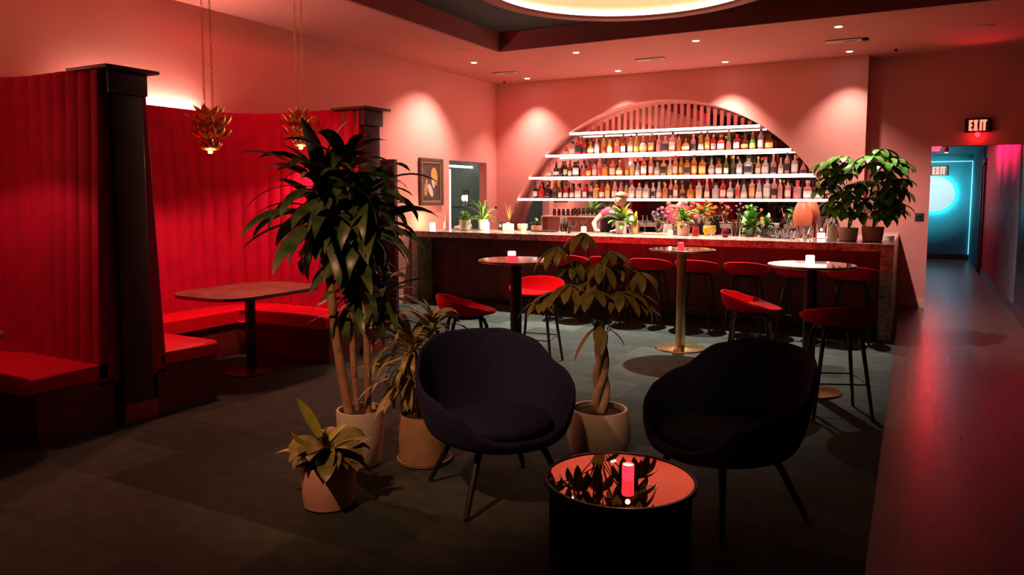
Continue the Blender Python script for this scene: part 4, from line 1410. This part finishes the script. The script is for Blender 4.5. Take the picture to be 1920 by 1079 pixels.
# two leafy plants at the right end of the bar
def counter_tree(loc, label, heads, pot_prof, potmat, lm, n=7, L=0.25, W=0.10):
    p = thing('umbrella_plant', label, 'plant', loc, PR, 'leafy plants on the bar end')
    obj('pot', pot_bm(pot_prof, 0.008, 32), potmat, p)
    ztop = pot_prof[-1][1]
    obj('soil', soil_bm(pot_prof[-1][0] - 0.012, ztop - 0.025), M['soil'], p)
    bm, sb = B(), B()
    tube(sb, [(0, 0, ztop - 0.03), (0.01, 0, 0.30), (0.0, 0.0, 0.50)], 0.011, seg=8)
    tube(sb, [(0.02, 0.02, ztop - 0.03), (0.05, 0.01, 0.30), (0.06, 0.0, 0.45)], 0.009, seg=8)
    for h_ in heads:
        palmate(bm, sb, (0.02 + random.uniform(-0.03, 0.03), random.uniform(-0.03, 0.03), max(0.18, min(0.5, h_[2] - 0.2))), h_, n=n, length=L * random.uniform(0.85, 1.2), width=W * 1.15, elev=-8, droop=1.5, spread=5.6)
    obj('foliage', bm, lm, p, angle=80)
    obj('stem', sb, M['stem'], p)
    return p
hA = [(-0.22, 0.0, 0.92), (-0.12, -0.05, 0.98), (-0.28, 0.0, 0.62), (-0.10, -0.08, 0.78), (-0.22, -0.06, 0.74), (-0.05, -0.08, 0.58), (-0.18, 0.08, 0.66), (-0.02, 0.1, 0.84), (0.06, -0.09, 0.46), (-0.12, -0.08, 0.42), (0.02, -0.1, 0.66), (-0.02, -0.12, 0.52), (-0.15, -0.1, 0.56), (0.05, -0.1, 0.34), (-0.08, -0.12, 0.34), (-0.26, -0.04, 0.84), (-0.04, -0.1, 0.90), (-0.16, 0.0, 0.46)]
hB = [(0.05, 0.0, 1.06), (-0.08, -0.05, 0.98), (0.16, -0.02, 0.98), (0.27, 0.0, 0.88), (0.20, 0.06, 0.80), (0.02, -0.1, 0.80), (0.14, -0.1, 0.70), (0.27, 0.02, 0.60), (0.06, -0.08, 0.58), (0.16, 0.05, 0.52), (-0.06, 0.08, 0.70), (0.12, -0.08, 0.40), (0.02, -0.1, 0.36), (0.2, -0.02, 0.38), (0.08, -0.12, 0.50), (0.10, -0.1, 0.88), (0.20, -0.1, 0.90), (0.0, -0.12, 0.68), (0.24, -0.05, 0.72), (-0.05, -0.1, 0.5), (0.12, -0.12, 0.62), (-0.02, -0.1, 0.90), (0.16, -0.12, 0.44), (0.06, -0.12, 0.32)]
counter_tree((-0.67, 9.58, 1.07), 'leafy green plant in a peach pot, left one on the bar end', hA, [(0.085, 0), (0.10, 0.01), (0.112, 0.15), (0.108, 0.155)], M['pink_pot'], M['leaf_bright'])
counter_tree((-0.41, 9.60, 1.07), 'leafy green plant in an orange-red pot at the right bar end', hB, [(0.09, 0), (0.105, 0.01), (0.122, 0.165), (0.118, 0.17)], M['terracotta'], M['leaf_bright'])
# ------------------------------------------------------------------ things on the bar
CT = 1.071
def lathe_thing(name, part, label, cat, loc, prof, m, seg=24, group=None, sq=0.0, cap1=True):
    t = thing(name, label, cat, loc, 0, group)
    bm = B(); lathe(bm, prof, seg, sq=sq, cap1=cap1); obj(part, bm, m, t)
    return t
def open_prof(prof, th=0.004):
    return prof + [(max(0.002, r - th), z) for r, z in reversed(prof) if z > 0.012] + [(0.002, 0.012)]
def tumbler(x, y, r, h, label, group='clear tumblers on the bar', m=None):
    return lathe_thing('tumbler', 'cup', label, 'glass', (x, y, CT), open_prof([(r * 0.86, 0), (r * 0.9, 0.004), (r, h)]), m or M['glass'], 18, group)
def stem_glass(x, y, r, h, label, group='stemmed glasses on the bar'):
    t = thing('stemmed_glass', label, 'glass', (x, y, CT), 0, group)
    bm = B(); lathe(bm, [(r * 0.85, 0), (r * 0.85, 0.003), (0.004, 0.012), (0.004, h * 0.5)], 18); obj('stem', bm, M['glass'], t)
    bm = B(); lathe(bm, [(0.006, h * 0.5), (r * 0.7, h * 0.58), (r, h * 0.75), (r * 0.9, h), (r * 0.87, h), (r * 0.96, h * 0.75), (r * 0.66, h * 0.6), (0.003, h * 0.52)], 18); obj('bowl', bm, M['glass'], t)
    return t

votive((-6.41, 9.32, CT), 'bright glowing candle at the far left end of the bar', 0.04, 0.12, 'wax_hot', 7.0, (1.0, 0.66, 0.4), group='candles on the bar')
lathe_thing('carafe', 'body', 'clear glass carafe beside the bright left candle', 'carafe', (-6.30, 9.52, CT), open_prof([(0.03, 0), (0.042, 0.01), (0.038, 0.10), (0.016, 0.15), (0.014, 0.19), (0.022, 0.225)]), GL['pink'])
for x, y, rr, lb in ((-6.21, 9.72, (0.06, 0.04, 0.032), 'flat pale stone on the bar left of the grey plant pot'), (-6.10, 9.88, (0.045, 0.04, 0.045), 'rounder pale stone right behind the flat one on the bar')):
    bm = B(); ellipsoid(bm, (0, 0, rr[2]), rr)
    for v in bm.verts: v.co *= 1 + 0.10 * math.sin(v.co.x * 70 + v.co.y * 50)
    tag(obj('stone', bm, M['paper'], None, (x, y, CT)), lb, 'stone', 'pale stones on the bar')

def small_plant(name, label, cat, loc, pr, ph, potm, leaf, n, L, W, e0, e1, droop, group=None, seg=7):
    t = thing(name, label, cat, loc, 0, group)
    obj('pot', pot_bm([(pr * 0.82, 0), (pr * 0.9, 0.006), (pr, ph)], 0.007, 28), potm, t)
    obj('soil', soil_bm(pr * 0.9, ph * 0.9), M['soil'], t)
    bm = B(); rosette(bm, (0, 0, ph * 0.95), n, L, W, e0, e1, droop, random.uniform(0, 3), seg=seg); obj('foliage', bm, leaf, t, angle=80)
    return t
small_plant('potted_herb', 'small bushy green plant in a grey concrete pot on the bar', 'plant', (-5.98, 9.56, CT), 0.09, 0.165, M['grey_pot'], M['leaf_bright'], 34, 0.13, 0.055, 85, 5, 1.6)
small_plant('spider_plant', 'arching bright green spider plant in a cream pot on the bar', 'plant', (-5.80, 9.80, CT), 0.08, 0.165, M['white_ceramic'], M['leaf_bright'], 30, 0.34, 0.03, 85, 25, 1.7)
votive((-5.655, 9.66, CT), 'bright white candle glass right of the spider plant', 0.038, 0.125, 'wax_hot', 5.0, (1.0, 0.72, 0.5), group='candles on the bar')
t = thing('menu_card', 'small black upright card between two candles on the bar', 'card', (-5.53, 9.86, CT), R(20))
bm = B(); box(bm, -0.04, 0.04, -0.008, 0.008, 0, 0.135, 0.002); obj('card', bm, M['black'], t)
bm = B(); box(bm, -0.014, 0.014, -0.0095, -0.008, 0.055, 0.085); obj('emblem', bm, M['paper'], t)
t = lathe_thing('candle_bowl', 'bowl', 'wide amber glass candle bowl on the bar', 'candle', (-5.33, 9.74, CT), [(0.07, 0), (0.082, 0.01), (0.085, 0.09), (0.08, 0.105)], M['amber_glow'], group='candles on the bar')
bm = B(); ellipsoid(bm, (0, 0, 0.108), (0.03, 0.03, 0.016)); obj('flame', bm, M['wax_hot'], t); point('candle_light', t, (0, 0, 0.16), 1.2, (1, 0.55, 0.25))
t = lathe_thing('bud_vase', 'vase', 'slim glass bud vase holding dry yellow stems', 'vase', (-5.44, 9.97, CT), open_prof([(0.022, 0), (0.026, 0.05), (0.012, 0.12), (0.014, 0.15)], 0.003), M['glass'])
bm = B()
for k in range(9): strap(bm, (0, 0, 0.13), k * 0.7, R(random.uniform(68, 86)), random.uniform(0.16, 0.32), 0.012, 0.5, seg=5)
obj('stems', bm, M['leaf_dry'], t, angle=80)
lathe_thing('bowl', 'body', 'rounded pink bowl at the back edge of the bar', 'bowl', (-5.20, 9.955, CT), open_prof([(0.04, 0), (0.075, 0.03), (0.082, 0.085), (0.07, 0.105)]), M['pink_pot'])
votive((-5.10, 9.80, CT), 'small round yellow candle at the left of the first bar mat', 0.04, 0.075, 'amber_glow', 0.5, (1, 0.6, 0.25), group='candles on the bar')
def bar_mat(x, y, w, d, label):
    bm = B(); box(bm, -w / 2, w / 2, -d / 2, d / 2, 0, 0.018, 0.003); tag(obj('bar_mat', bm, M['rubber'], None, (x, y, CT)), label, 'mat', 'black bar mats')
bar_mat(-4.76, 9.80, 0.36, 0.16, 'black rubber bar mat nearest the left end of the bar')
bar_mat(-1.48, 9.80, 0.36, 0.12, 'black rubber bar mat nearest the right end of the bar')
bar_mat(-3.02, 9.935, 0.50, 0.13, 'long black bar mat behind the wooden boards')
t = small_plant('bowl_plant', 'terracotta bowl with a low dark plant behind the bar mat', 'plant', (-4.96, 9.95, CT), 0.085, 0.08, M['terracotta'], M['leaf_dark'], 16, 0.10, 0.045, 60, 0, 1.4)
t = lathe_thing('straw_jar', 'jar', 'tall clear jar packed with straws, left of the bartender', 'jar', (-4.48, 9.88, CT), open_prof([(0.06, 0), (0.065, 0.01), (0.065, 0.20)]), M['glass'])
bm = B()
for k in range(9):
    a = k * 0.7; tube(bm, [(0.03 * math.cos(a), 0.03 * math.sin(a), 0.014), (0.045 * math.cos(a), 0.045 * math.sin(a), 0.225)], 0.005, seg=6)
obj('straws', bm, M['pink_pot'], t)
for k, (x, y, h) in enumerate(((-4.37, 9.94, 0.17), (-4.30, 9.84, 0.15), (-4.20, 9.96, 0.20))):
    stem_glass(x, y, 0.042, h, ('first', 'second', 'third')[k] + ' stemmed glass right of the straw jar, counting from it')
lathe_thing('jigger', 'body', 'small black jigger just left of the bartender arm', 'jigger', (-4.30, 9.66, CT), [(0.024, 0), (0.012, 0.035), (0.026, 0.09)], M['black'])
votive((-4.10, 9.72, CT), 'pale candle glass below the bartender elbow', 0.036, 0.09, 'wax', 1.0, group='candles on the bar')
t = small_plant('potted_herb', 'broad-leaved green plant in a glowing white pot before the bartender', 'plant', (-3.57, 9.80, CT), 0.082, 0.18, M['white_ceramic'], M['leaf_bright'], 16, 0.24, 0.085, 80, 10, 1.5)
bm = B(); rosette(bm, (0.02, 0, 0.2), 5, 0.3, 0.05, 75, 40, 0.9, 0.5); obj('yellow_leaves', bm, M['leaf_lime'], t, angle=80)
t = lathe_thing('tumbler', 'cup', 'golden metal tumbler right of the glowing white pot', 'tumbler', (-3.40, 9.90, CT), open_prof([(0.05, 0), (0.06, 0.06), (0.055, 0.15)]), M['brass'])
bm = B(); rosette(bm, (0, 0, 0.14), 5, 0.14, 0.06, 85, 55, 0.5, 0.8); obj('leaf_sprig', bm, M['leaf_lime'], t, angle=80)
for x, y, lb in ((-3.14, 9.745, 'light wooden board on the bar, left one of two'), (-2.95, 9.755, 'light wooden board on the bar, right one of two')):
    bm = B(); box(bm, -0.085, 0.085, -0.065, 0.065, 0, 0.025, 0.004); tag(obj('serving_board', bm, M['board'], None, (x, y, CT)), lb, 'board', 'wooden boards on the bar')
stem_glass(-3.235, 9.83, 0.036, 0.25, 'tall wine glass left of the purple flowers')
stem_glass(-3.29, 9.97, 0.036, 0.26, 'tall wine glass behind the golden tumbler')

def flowers(label, loc, r, h, vm, pm, blooms, br):
    t = thing('flower_vase', label, 'vase', loc)
    bm = B(); lathe(bm, open_prof([(r * 0.8, 0), (r, h * 0.4), (r * 0.75, h)]), 20); obj('vase', bm, vm, t)
    sb = B()
    for x, y, z in blooms:
        tube(sb, [(0, 0, 0.02), (x * 0.3, y * 0.3, h), (x, y, z)], 0.003, seg=5)
        bm = B()
        for k in range(9):
            petal(bm, 2 * PI * k / 9, 0.004, 0, br, br * 0.8, 0.35 + 0.6 * (k % 3), 0.5, (x, y, z))
        if br < 0.04 or True:
            ellipsoid(bm, (x, y, z + br * 0.3), (br * 0.55, br * 0.55, br * 0.45), 10, 6)
        obj('bloom', bm, pm, t, angle=70)
        strap(sb, (x * 0.3, y * 0.3, h), x * 50, R(50), 0.09, 0.03, 0.8, seg=5)
    obj('stems', sb, M['stem'], t, angle=80)
    return t
flowers('glass vase of purple flowers at the middle of the bar', (-3.08, 9.95, CT + 0.018), 0.045, 0.14, M['glass'], M['petal_purple'], [(-0.08, 0, 0.27), (-0.02, 0.02, 0.31), (0.05, -0.02, 0.27), (0.09, 0.0, 0.22), (0.0, -0.04, 0.24)], 0.035)
flowers('glass vase of pink flowers right of the purple ones', (-2.85, 9.95, CT + 0.018), 0.042, 0.13, M['glass'], M['petal_pink'], [(-0.05, 0, 0.30), (0.02, 0.0, 0.34), (0.07, 0.0, 0.27), (-0.01, -0.03, 0.23)], 0.042)
votive((-2.82, 9.62, CT), 'tiny candle glass left of the blush herb pot', 0.034, 0.075, 'amber_glow', 0.6, group='candles on the bar')
small_plant('potted_herb', 'curly green herb in a blush pot near the middle of the bar', 'plant', (-2.68, 9.74, CT), 0.082, 0.19, M['pink_pot'], M['leaf_bright'], 40, 0.16, 0.05, 85, 0, 1.8)
flowers('small red glass vase holding one big pink bloom', (-2.50, 9.68, CT), 0.05, 0.13, GL['red'], M['petal_pink'], [(0.0, 0, 0.24)], 0.055)
lathe_thing('basket', 'body', 'yellow basket behind the red vase', 'basket', (-2.38, 9.93, CT), open_prof([(0.06, 0), (0.085, 0.06), (0.08, 0.13)]), M['petal_yellow'])
lathe_thing('taper_holder', 'stick', 'thin white candle stick on the bar', 'candle holder', (-2.30, 9.70, CT), [(0.022, 0), (0.022, 0.006), (0.012, 0.012), (0.012, 0.09)], M['white_ceramic'], 14)
t = lathe_thing('cocktail', 'goblet', 'round goblet of dark red drink with a leaning straw', 'drink', (-2.10, 9.60, CT), [(0.025, 0), (0.045, 0.02), (0.05, 0.05), (0.044, 0.085), (0.036, 0.10)], M['darkred_liquid'])
bm = B(); tube(bm, [(0.0, 0, 0.09), (-0.05, 0.0, 0.30)], 0.006, seg=8); obj('straw', bm, M['pink_pot'], t)
t = lathe_thing('straw_jar', 'jar', 'tall clear jar with straws right of the dark red drink', 'jar', (-2.02, 9.84, CT), open_prof([(0.055, 0), (0.06, 0.01), (0.06, 0.20)]), M['glass'])
bm = B()
for k in range(7):
    a = k * 0.9; tube(bm, [(0.025 * math.cos(a), 0.025 * math.sin(a), 0.014), (0.042 * math.cos(a), 0.042 * math.sin(a), 0.22)], 0.006, seg=6)
obj('straws', bm, M['bar_panel'], t)
small_plant('potted_herb', 'bushy basil in a small grey pot among the glasses', 'plant', (-1.86, 9.955, CT), 0.06, 0.12, M['grey_pot'], M['leaf_bright'], 36, 0.20, 0.065, 88, 10, 1.7)
small_plant('potted_herb', 'small green sprig in a clay pot right of the basil', 'plant', (-1.66, 9.985, CT), 0.05, 0.13, M['clay'], M['leaf_bright'], 16, 0.14, 0.055, 88, 15, 1.7)
k = 0
for r_ in range(2):
    for c_ in range(6):
        k += 1
        tumbler(-1.76 + c_ * 0.088 + r_ * 0.03, 9.92 - r_ * 0.09 + (0.0 if c_ < 3 or r_ == 0 else -0.2), 0.037, 0.10 + 0.02 * ((c_ + r_) % 2), '%s clear tumbler from the left in the %s row by the right bar mat' % (ordinal(c_ + 1), ('back', 'front')[r_]))
for k, (x, y) in enumerate(((-1.24, 9.88), (-1.15, 9.78), (-1.13, 9.93))):
    tumbler(x, y, 0.042, 0.15, 'tall clear glass %s the candle jar' % ('farther left of', 'just in front and left of', 'close behind and left of')[k], 'tall glasses by the candle jar')
t = lathe_thing('candle_jar', 'jar', 'big clear hurricane jar with a lit candle inside, near the bar end', 'candle jar', (-0.99, 9.86, CT), open_prof([(0.07, 0), (0.075, 0.01), (0.075, 0.28)], 0.003), M['glass'])
bm = B(); lathe(bm, [(0.035, 0.014), (0.035, 0.07)], 20); obj('candle', bm, M['wax_hot'], t)
point('candle_light', t, (0, 0, 0.11), 2.0, (1, 0.6, 0.4))
lathe_thing('ceramic_dome', 'dome', 'smooth pale dome beside the candle jar on the bar', 'ornament', (-0.845, 9.70, CT), [(0.05, 0), (0.05, 0.10), (0.046, 0.14), (0.034, 0.172), (0.015, 0.19), (0.003, 0.194)], M['paper'])
bm = B()
for k in range(4): box(bm, -0.05, 0.05, -0.035, 0.035, k * 0.013, k * 0.013 + 0.011, 0.001)
tag(obj('card_stack', bm, M['paper'], None, (-0.24, 9.95, CT)), 'low stack of pale cards on the right corner of the bar', 'cards')

# on the back counter
BZ = 0.951
lathe_thing('vase', 'body', 'added coral vase standing in for a reflection under the lowest shelf', 'vase', (-1.42, 11.55, BZ), open_prof([(0.08, 0), (0.13, 0.18), (0.14, 0.36), (0.10, 0.50), (0.07, 0.55)]), M['coral'])  # vase added in place of an orange mirror reflection
flowers('dark vase of orange dried blooms on the back counter', (-2.92, 11.52, BZ), 0.09, 0.22, M['black'], M['petal_orange'], [(-0.22, 0, 0.40), (-0.12, 0.02, 0.50), (0.0, 0, 0.42), (0.10, 0.0, 0.52), (0.20, 0, 0.42), (-0.05, -0.05, 0.34), (0.14, -0.04, 0.33), (-0.16, -0.04, 0.31)], 0.07)
flowers('pale vase of peach dried blooms left of the orange ones', (-3.42, 11.52, BZ), 0.08, 0.20, M['white_ceramic'], mat('peach petals', (0.85, 0.42, 0.26), 0.7), [(-0.1, 0, 0.42), (0.0, 0.02, 0.50), (0.1, 0, 0.44), (0.02, -0.05, 0.36)], 0.065)
t = thing('spice_rack', 'low pale rack on the back counter at left, holding dark jars', 'rack', (-5.15, 11.62, BZ))
bm = B(); box(bm, -0.5, 0.5, -0.12, 0.12, 0.28, 0.30); obj('board', bm, M['pink_pot'], t, smooth=False)
bm = B(); box(bm, -0.5, -0.48, -0.12, 0.12, 0, 0.28); box(bm, 0.48, 0.5, -0.12, 0.12, 0, 0.28); box(bm, -0.48, 0.48, 0.08, 0.10, 0.0, 0.28); obj('frame', bm, M['pink_pot'], t, smooth=False)
for k in range(6):
    x = -5.44 + k * 0.085
    t = thing('spice_jar', '%s small dark jar from the left on the pale rack' % ordinal(k + 1), 'jar', (x, 11.60, BZ + 0.301), 0, 'dark jars on the rack')
    bm = B(); lathe(bm, [(0.028, 0), (0.03, 0.005), (0.03, 0.085), (0.02, 0.10)], 14); obj('jar', bm, GL['dark'], t)
    bm = B(); lathe(bm, [(0.024, 0.10), (0.024, 0.12)], 14); obj('lid', bm, M['black'], t)
for k, x in enumerate((-4.55, -4.38, -2.2, -2.05, -1.85)):
    lathe_thing('wine_bottle', 'bottle', '%s dark wine bottle from the left on the back counter' % ordinal(k + 1), 'bottle', (x, 11.60, BZ), [(0.036, 0), (0.038, 0.01), (0.038, 0.19), (0.014, 0.25), (0.014, 0.31)], GL['dark'], 16, 'wine bottles on the back counter')

# ------------------------------------------------------------------ the bartender
def skin_mesh(name, verts, edges, radii, m, parent, sub=2, root=0):
    me = bpy.data.meshes.new(name)
    me.from_pydata(verts, edges, [])
    o = bpy.data.objects.new(name, me)
    link(o, parent)
    md = o.modifiers.new('skin', 'SKIN')
    md.use_smooth_shade = True
    sv = me.skin_vertices[0].data
    for i, r in enumerate(radii):
        sv[i].radius = (r, r) if not isinstance(r, tuple) else r
        sv[i].use_root = (i == root)
    s_ = o.modifiers.new('sub', 'SUBSURF'); s_.levels = sub; s_.render_levels = sub
    me.materials.append(m)
    return o
PXc, PYc = -3.85, 10.62
person = thing('person', 'person in pink shirt and navy apron leaning over the bar top', 'person', (PXc, PYc, 0))
J = {}
V, Ed, Rd = [], [], []
def jn(name, p, r, frm=None):
    V.append((p[0] - PXc, p[1] - PYc, p[2])); Rd.append(r); J[name] = len(V) - 1
    if frm: Ed.append((J[frm], J[name]))
jn('pelvis', (-3.85, 10.62, 0.95), (0.15, 0.11))
jn('waist', (-3.87, 10.58, 1.10), (0.135, 0.10), 'pelvis')
jn('chest', (-3.89, 10.46, 1.28), (0.15, 0.11), 'waist')
jn('neckbase', (-3.86, 10.39, 1.39), (0.075, 0.07), 'chest')
jn('neck', (-3.83, 10.35, 1.445), 0.052, 'neckbase')
jn('jaw', (-3.785, 10.29, 1.475), (0.062, 0.070), 'neck')
jn('head', (-3.765, 10.285, 1.54), (0.078, 0.092), 'jaw')
jn('crown', (-3.765, 10.295, 1.60), (0.062, 0.075), 'head')
jn('nose', (-3.775, 10.178, 1.505), 0.012, 'head')
jn('ear1', (-3.862, 10.30, 1.525), 0.016, 'head')
jn('ear2', (-3.668, 10.30, 1.525), 0.016, 'head')
for s_, sh, el, wr, ha in (('r', (-4.05, 10.42, 1.36), (-4.17, 10.27, 1.19), (-4.05, 10.03, 1.115), (-4.01, 9.975, 1.098)), ('l', (-3.68, 10.44, 1.36), (-3.585, 10.30, 1.18), (-3.69, 10.05, 1.115), (-3.72, 9.99, 1.098))):
    jn('sh' + s_, sh, 0.062, 'chest'); jn('ua' + s_, tuple((a + b) / 2 for a, b in zip(sh, el)), 0.047, 'sh' + s_)
    jn('el' + s_, el, 0.040, 'ua' + s_); jn('fa' + s_, tuple(a * 0.6 + b * 0.4 for a, b in zip(el, wr)), 0.038, 'el' + s_)
    jn('wr' + s_, wr, 0.026, 'fa' + s_); jn('pa' + s_, ha, (0.036, 0.015), 'wr' + s_)
    d = Vector(ha) - Vector(wr); d.z = 0; d.normalize(); sd = Vector((-d.y, d.x, 0))
    for k, (off, L) in enumerate(((-0.027, 0.062), (-0.009, 0.074), (0.009, 0.070), (0.027, 0.056))):
        p0 = Vector(ha) + sd * off + d * 0.035
        jn('fa%d%s' % (k, s_), tuple(p0), 0.0095, 'pa' + s_)
        jn('fb%d%s' % (k, s_), tuple(p0 + d * L * 0.5 + Vector((0, 0, 0.004))), 0.0085, 'fa%d%s' % (k, s_))
        jn('fc%d%s' % (k, s_), tuple(p0 + d * L + Vector((0, 0, -0.010))), 0.0075, 'fb%d%s' % (k, s_))
    sg = 1 if s_ == 'r' else -1
    p0 = Vector(wr) * 0.5 + Vector(ha) * 0.5 + sd * 0.035 * sg
    jn('ta' + s_, tuple(p0), 0.012, 'pa' + s_); jn('tb' + s_, tuple(p0 + d * 0.04 + sd * 0.012 * sg), 0.0095, 'ta' + s_)
for s_, x in (('a', -0.10), ('b', 0.10)):
    jn('hip' + s_, (PXc + x, 10.63, 0.88), 0.088, 'pelvis'); jn('kn' + s_, (PXc + x * 1.2, 10.60, 0.48), 0.058, 'hip' + s_)
    jn('an' + s_, (PXc + x * 1.2, 10.66, 0.09), 0.042, 'kn' + s_); jn('to' + s_, (PXc + x * 1.4, 10.52, 0.045), 0.04, 'an' + s_)
skin_mesh('body', V, Ed, Rd, M['skin'], person)
def cloth(name, names, edges, grow, m, extra=None):
    vv = [V[J[n_]] for n_ in names]
    rr = []
    for n_ in names:
        r = Rd[J[n_]]
        rr.append(tuple(q + grow for q in r) if isinstance(r, tuple) else r + grow)
    return skin_mesh(name, vv, [(names.index(a), names.index(b)) for a, b in edges], rr, m, person)
cloth('shirt', ['pelvis', 'waist', 'chest', 'shr', 'uar', 'shl', 'ual'], [('pelvis', 'waist'), ('waist', 'chest'), ('chest', 'shr'), ('shr', 'uar'), ('chest', 'shl'), ('shl', 'ual')], 0.016, M['pink_shirt'])
cloth('trousers', ['pelvis', 'hipa', 'kna', 'ana', 'hipb', 'knb', 'anb'], [('pelvis', 'hipa'), ('hipa', 'kna'), ('kna', 'ana'), ('pelvis', 'hipb'), ('hipb', 'knb'), ('knb', 'anb')], 0.018, M['black'])
bm = B()
rows = []
for (cx, cy, cz, wx, dy) in ((-3.885, 10.44, 1.34, 0.09, 0.145), (-3.885, 10.47, 1.27, 0.13, 0.150), (-3.87, 10.55, 1.12, 0.17, 0.150), (-3.85, 10.60, 0.97, 0.185, 0.165), (-3.85, 10.60, 0.75, 0.20, 0.165), (-3.85, 10.60, 0.60, 0.20, 0.16)):
    row = []
    for k in range(9):
        a = -PI / 2 + (k / 8 - 0.5) * 2.0
        row.append(bm.verts.new((cx - PXc + wx * math.sin((k / 8 - 0.5) * 2.0) / math.sin(1.0), cy - PYc - dy * math.cos((k / 8 - 0.5) * 2.0 * 0.8), cz)))
    rows.append(row)
for a_, b_ in zip(rows, rows[1:]):
    for k in range(8): bm.faces.new((a_[k], a_[k + 1], b_[k + 1], b_[k]))
ap = obj('apron', bm, M['apron'], person); md = ap.modifiers.new('thick', 'SOLIDIFY'); md.thickness = 0.008
bm = B()
ellipsoid(bm, (-3.765 - PXc, 10.305 - PYc, 1.575), (0.090, 0.104, 0.085), 20, 14)
bmesh.ops.delete(bm, geom=[v for v in bm.verts if v.co.z < 1.495 or (v.co.z < 1.578 and v.co.y < 10.285 - PYc - 0.045)], context='VERTS')
hr = obj('hair', bm, M['hair'], person); md = hr.modifiers.new('thick', 'SOLIDIFY'); md.thickness = 0.01
for sx in (-1, 1):
    bm = B(); ellipsoid(bm, (-3.772 + sx * 0.032 - PXc, 10.197 - PYc, 1.535), (0.012, 0.008, 0.008), 10, 6); obj('eye', bm, M['black'], person)
bm = B(); ellipsoid(bm, (-3.782 - PXc, 10.207 - PYc, 1.462), (0.024, 0.008, 0.006), 10, 6); obj('mouth', bm, M['petal_pink'], person)


# ------------------------------------------------------------------ camera and render look
cam = bpy.data.cameras.new('camera')
cam.sensor_width = 36.0
cam.sensor_fit = 'HORIZONTAL'
cam.lens = 1390.0 / 1920.0 * 36.0
cam.shift_y = -53.5 / 1920.0
cam.clip_end = 200
co = bpy.data.objects.new('camera', cam)
co.location = (0, 0, 1.61)
co.rotation_euler = (R(90 - 4.95), 0, R(28.4))
COL.objects.link(co)
SC.camera = co

w = bpy.data.worlds.new('night')
w.use_nodes = True
w.node_tree.nodes['Background'].inputs['Color'].default_value = (0.02, 0.008, 0.008, 1)
w.node_tree.nodes['Background'].inputs['Strength'].default_value = 0.2
SC.world = w
SC.view_settings.view_transform = 'Standard'
SC.view_settings.look = 'None'
SC.view_settings.exposure = 0.0
SC.view_settings.gamma = 1.0
SC.view_settings.use_curve_mapping = False
cy = SC.cycles
cy.use_denoising = True
cy.max_bounces = 8
cy.diffuse_bounces = 4
cy.glossy_bounces = 4
cy.transmission_bounces = 6
cy.transparent_max_bounces = 6
cy.caustics_reflective = False
cy.caustics_refractive = False
cy.sample_clamp_indirect = 4.0
cy.sample_clamp_direct = 0.0
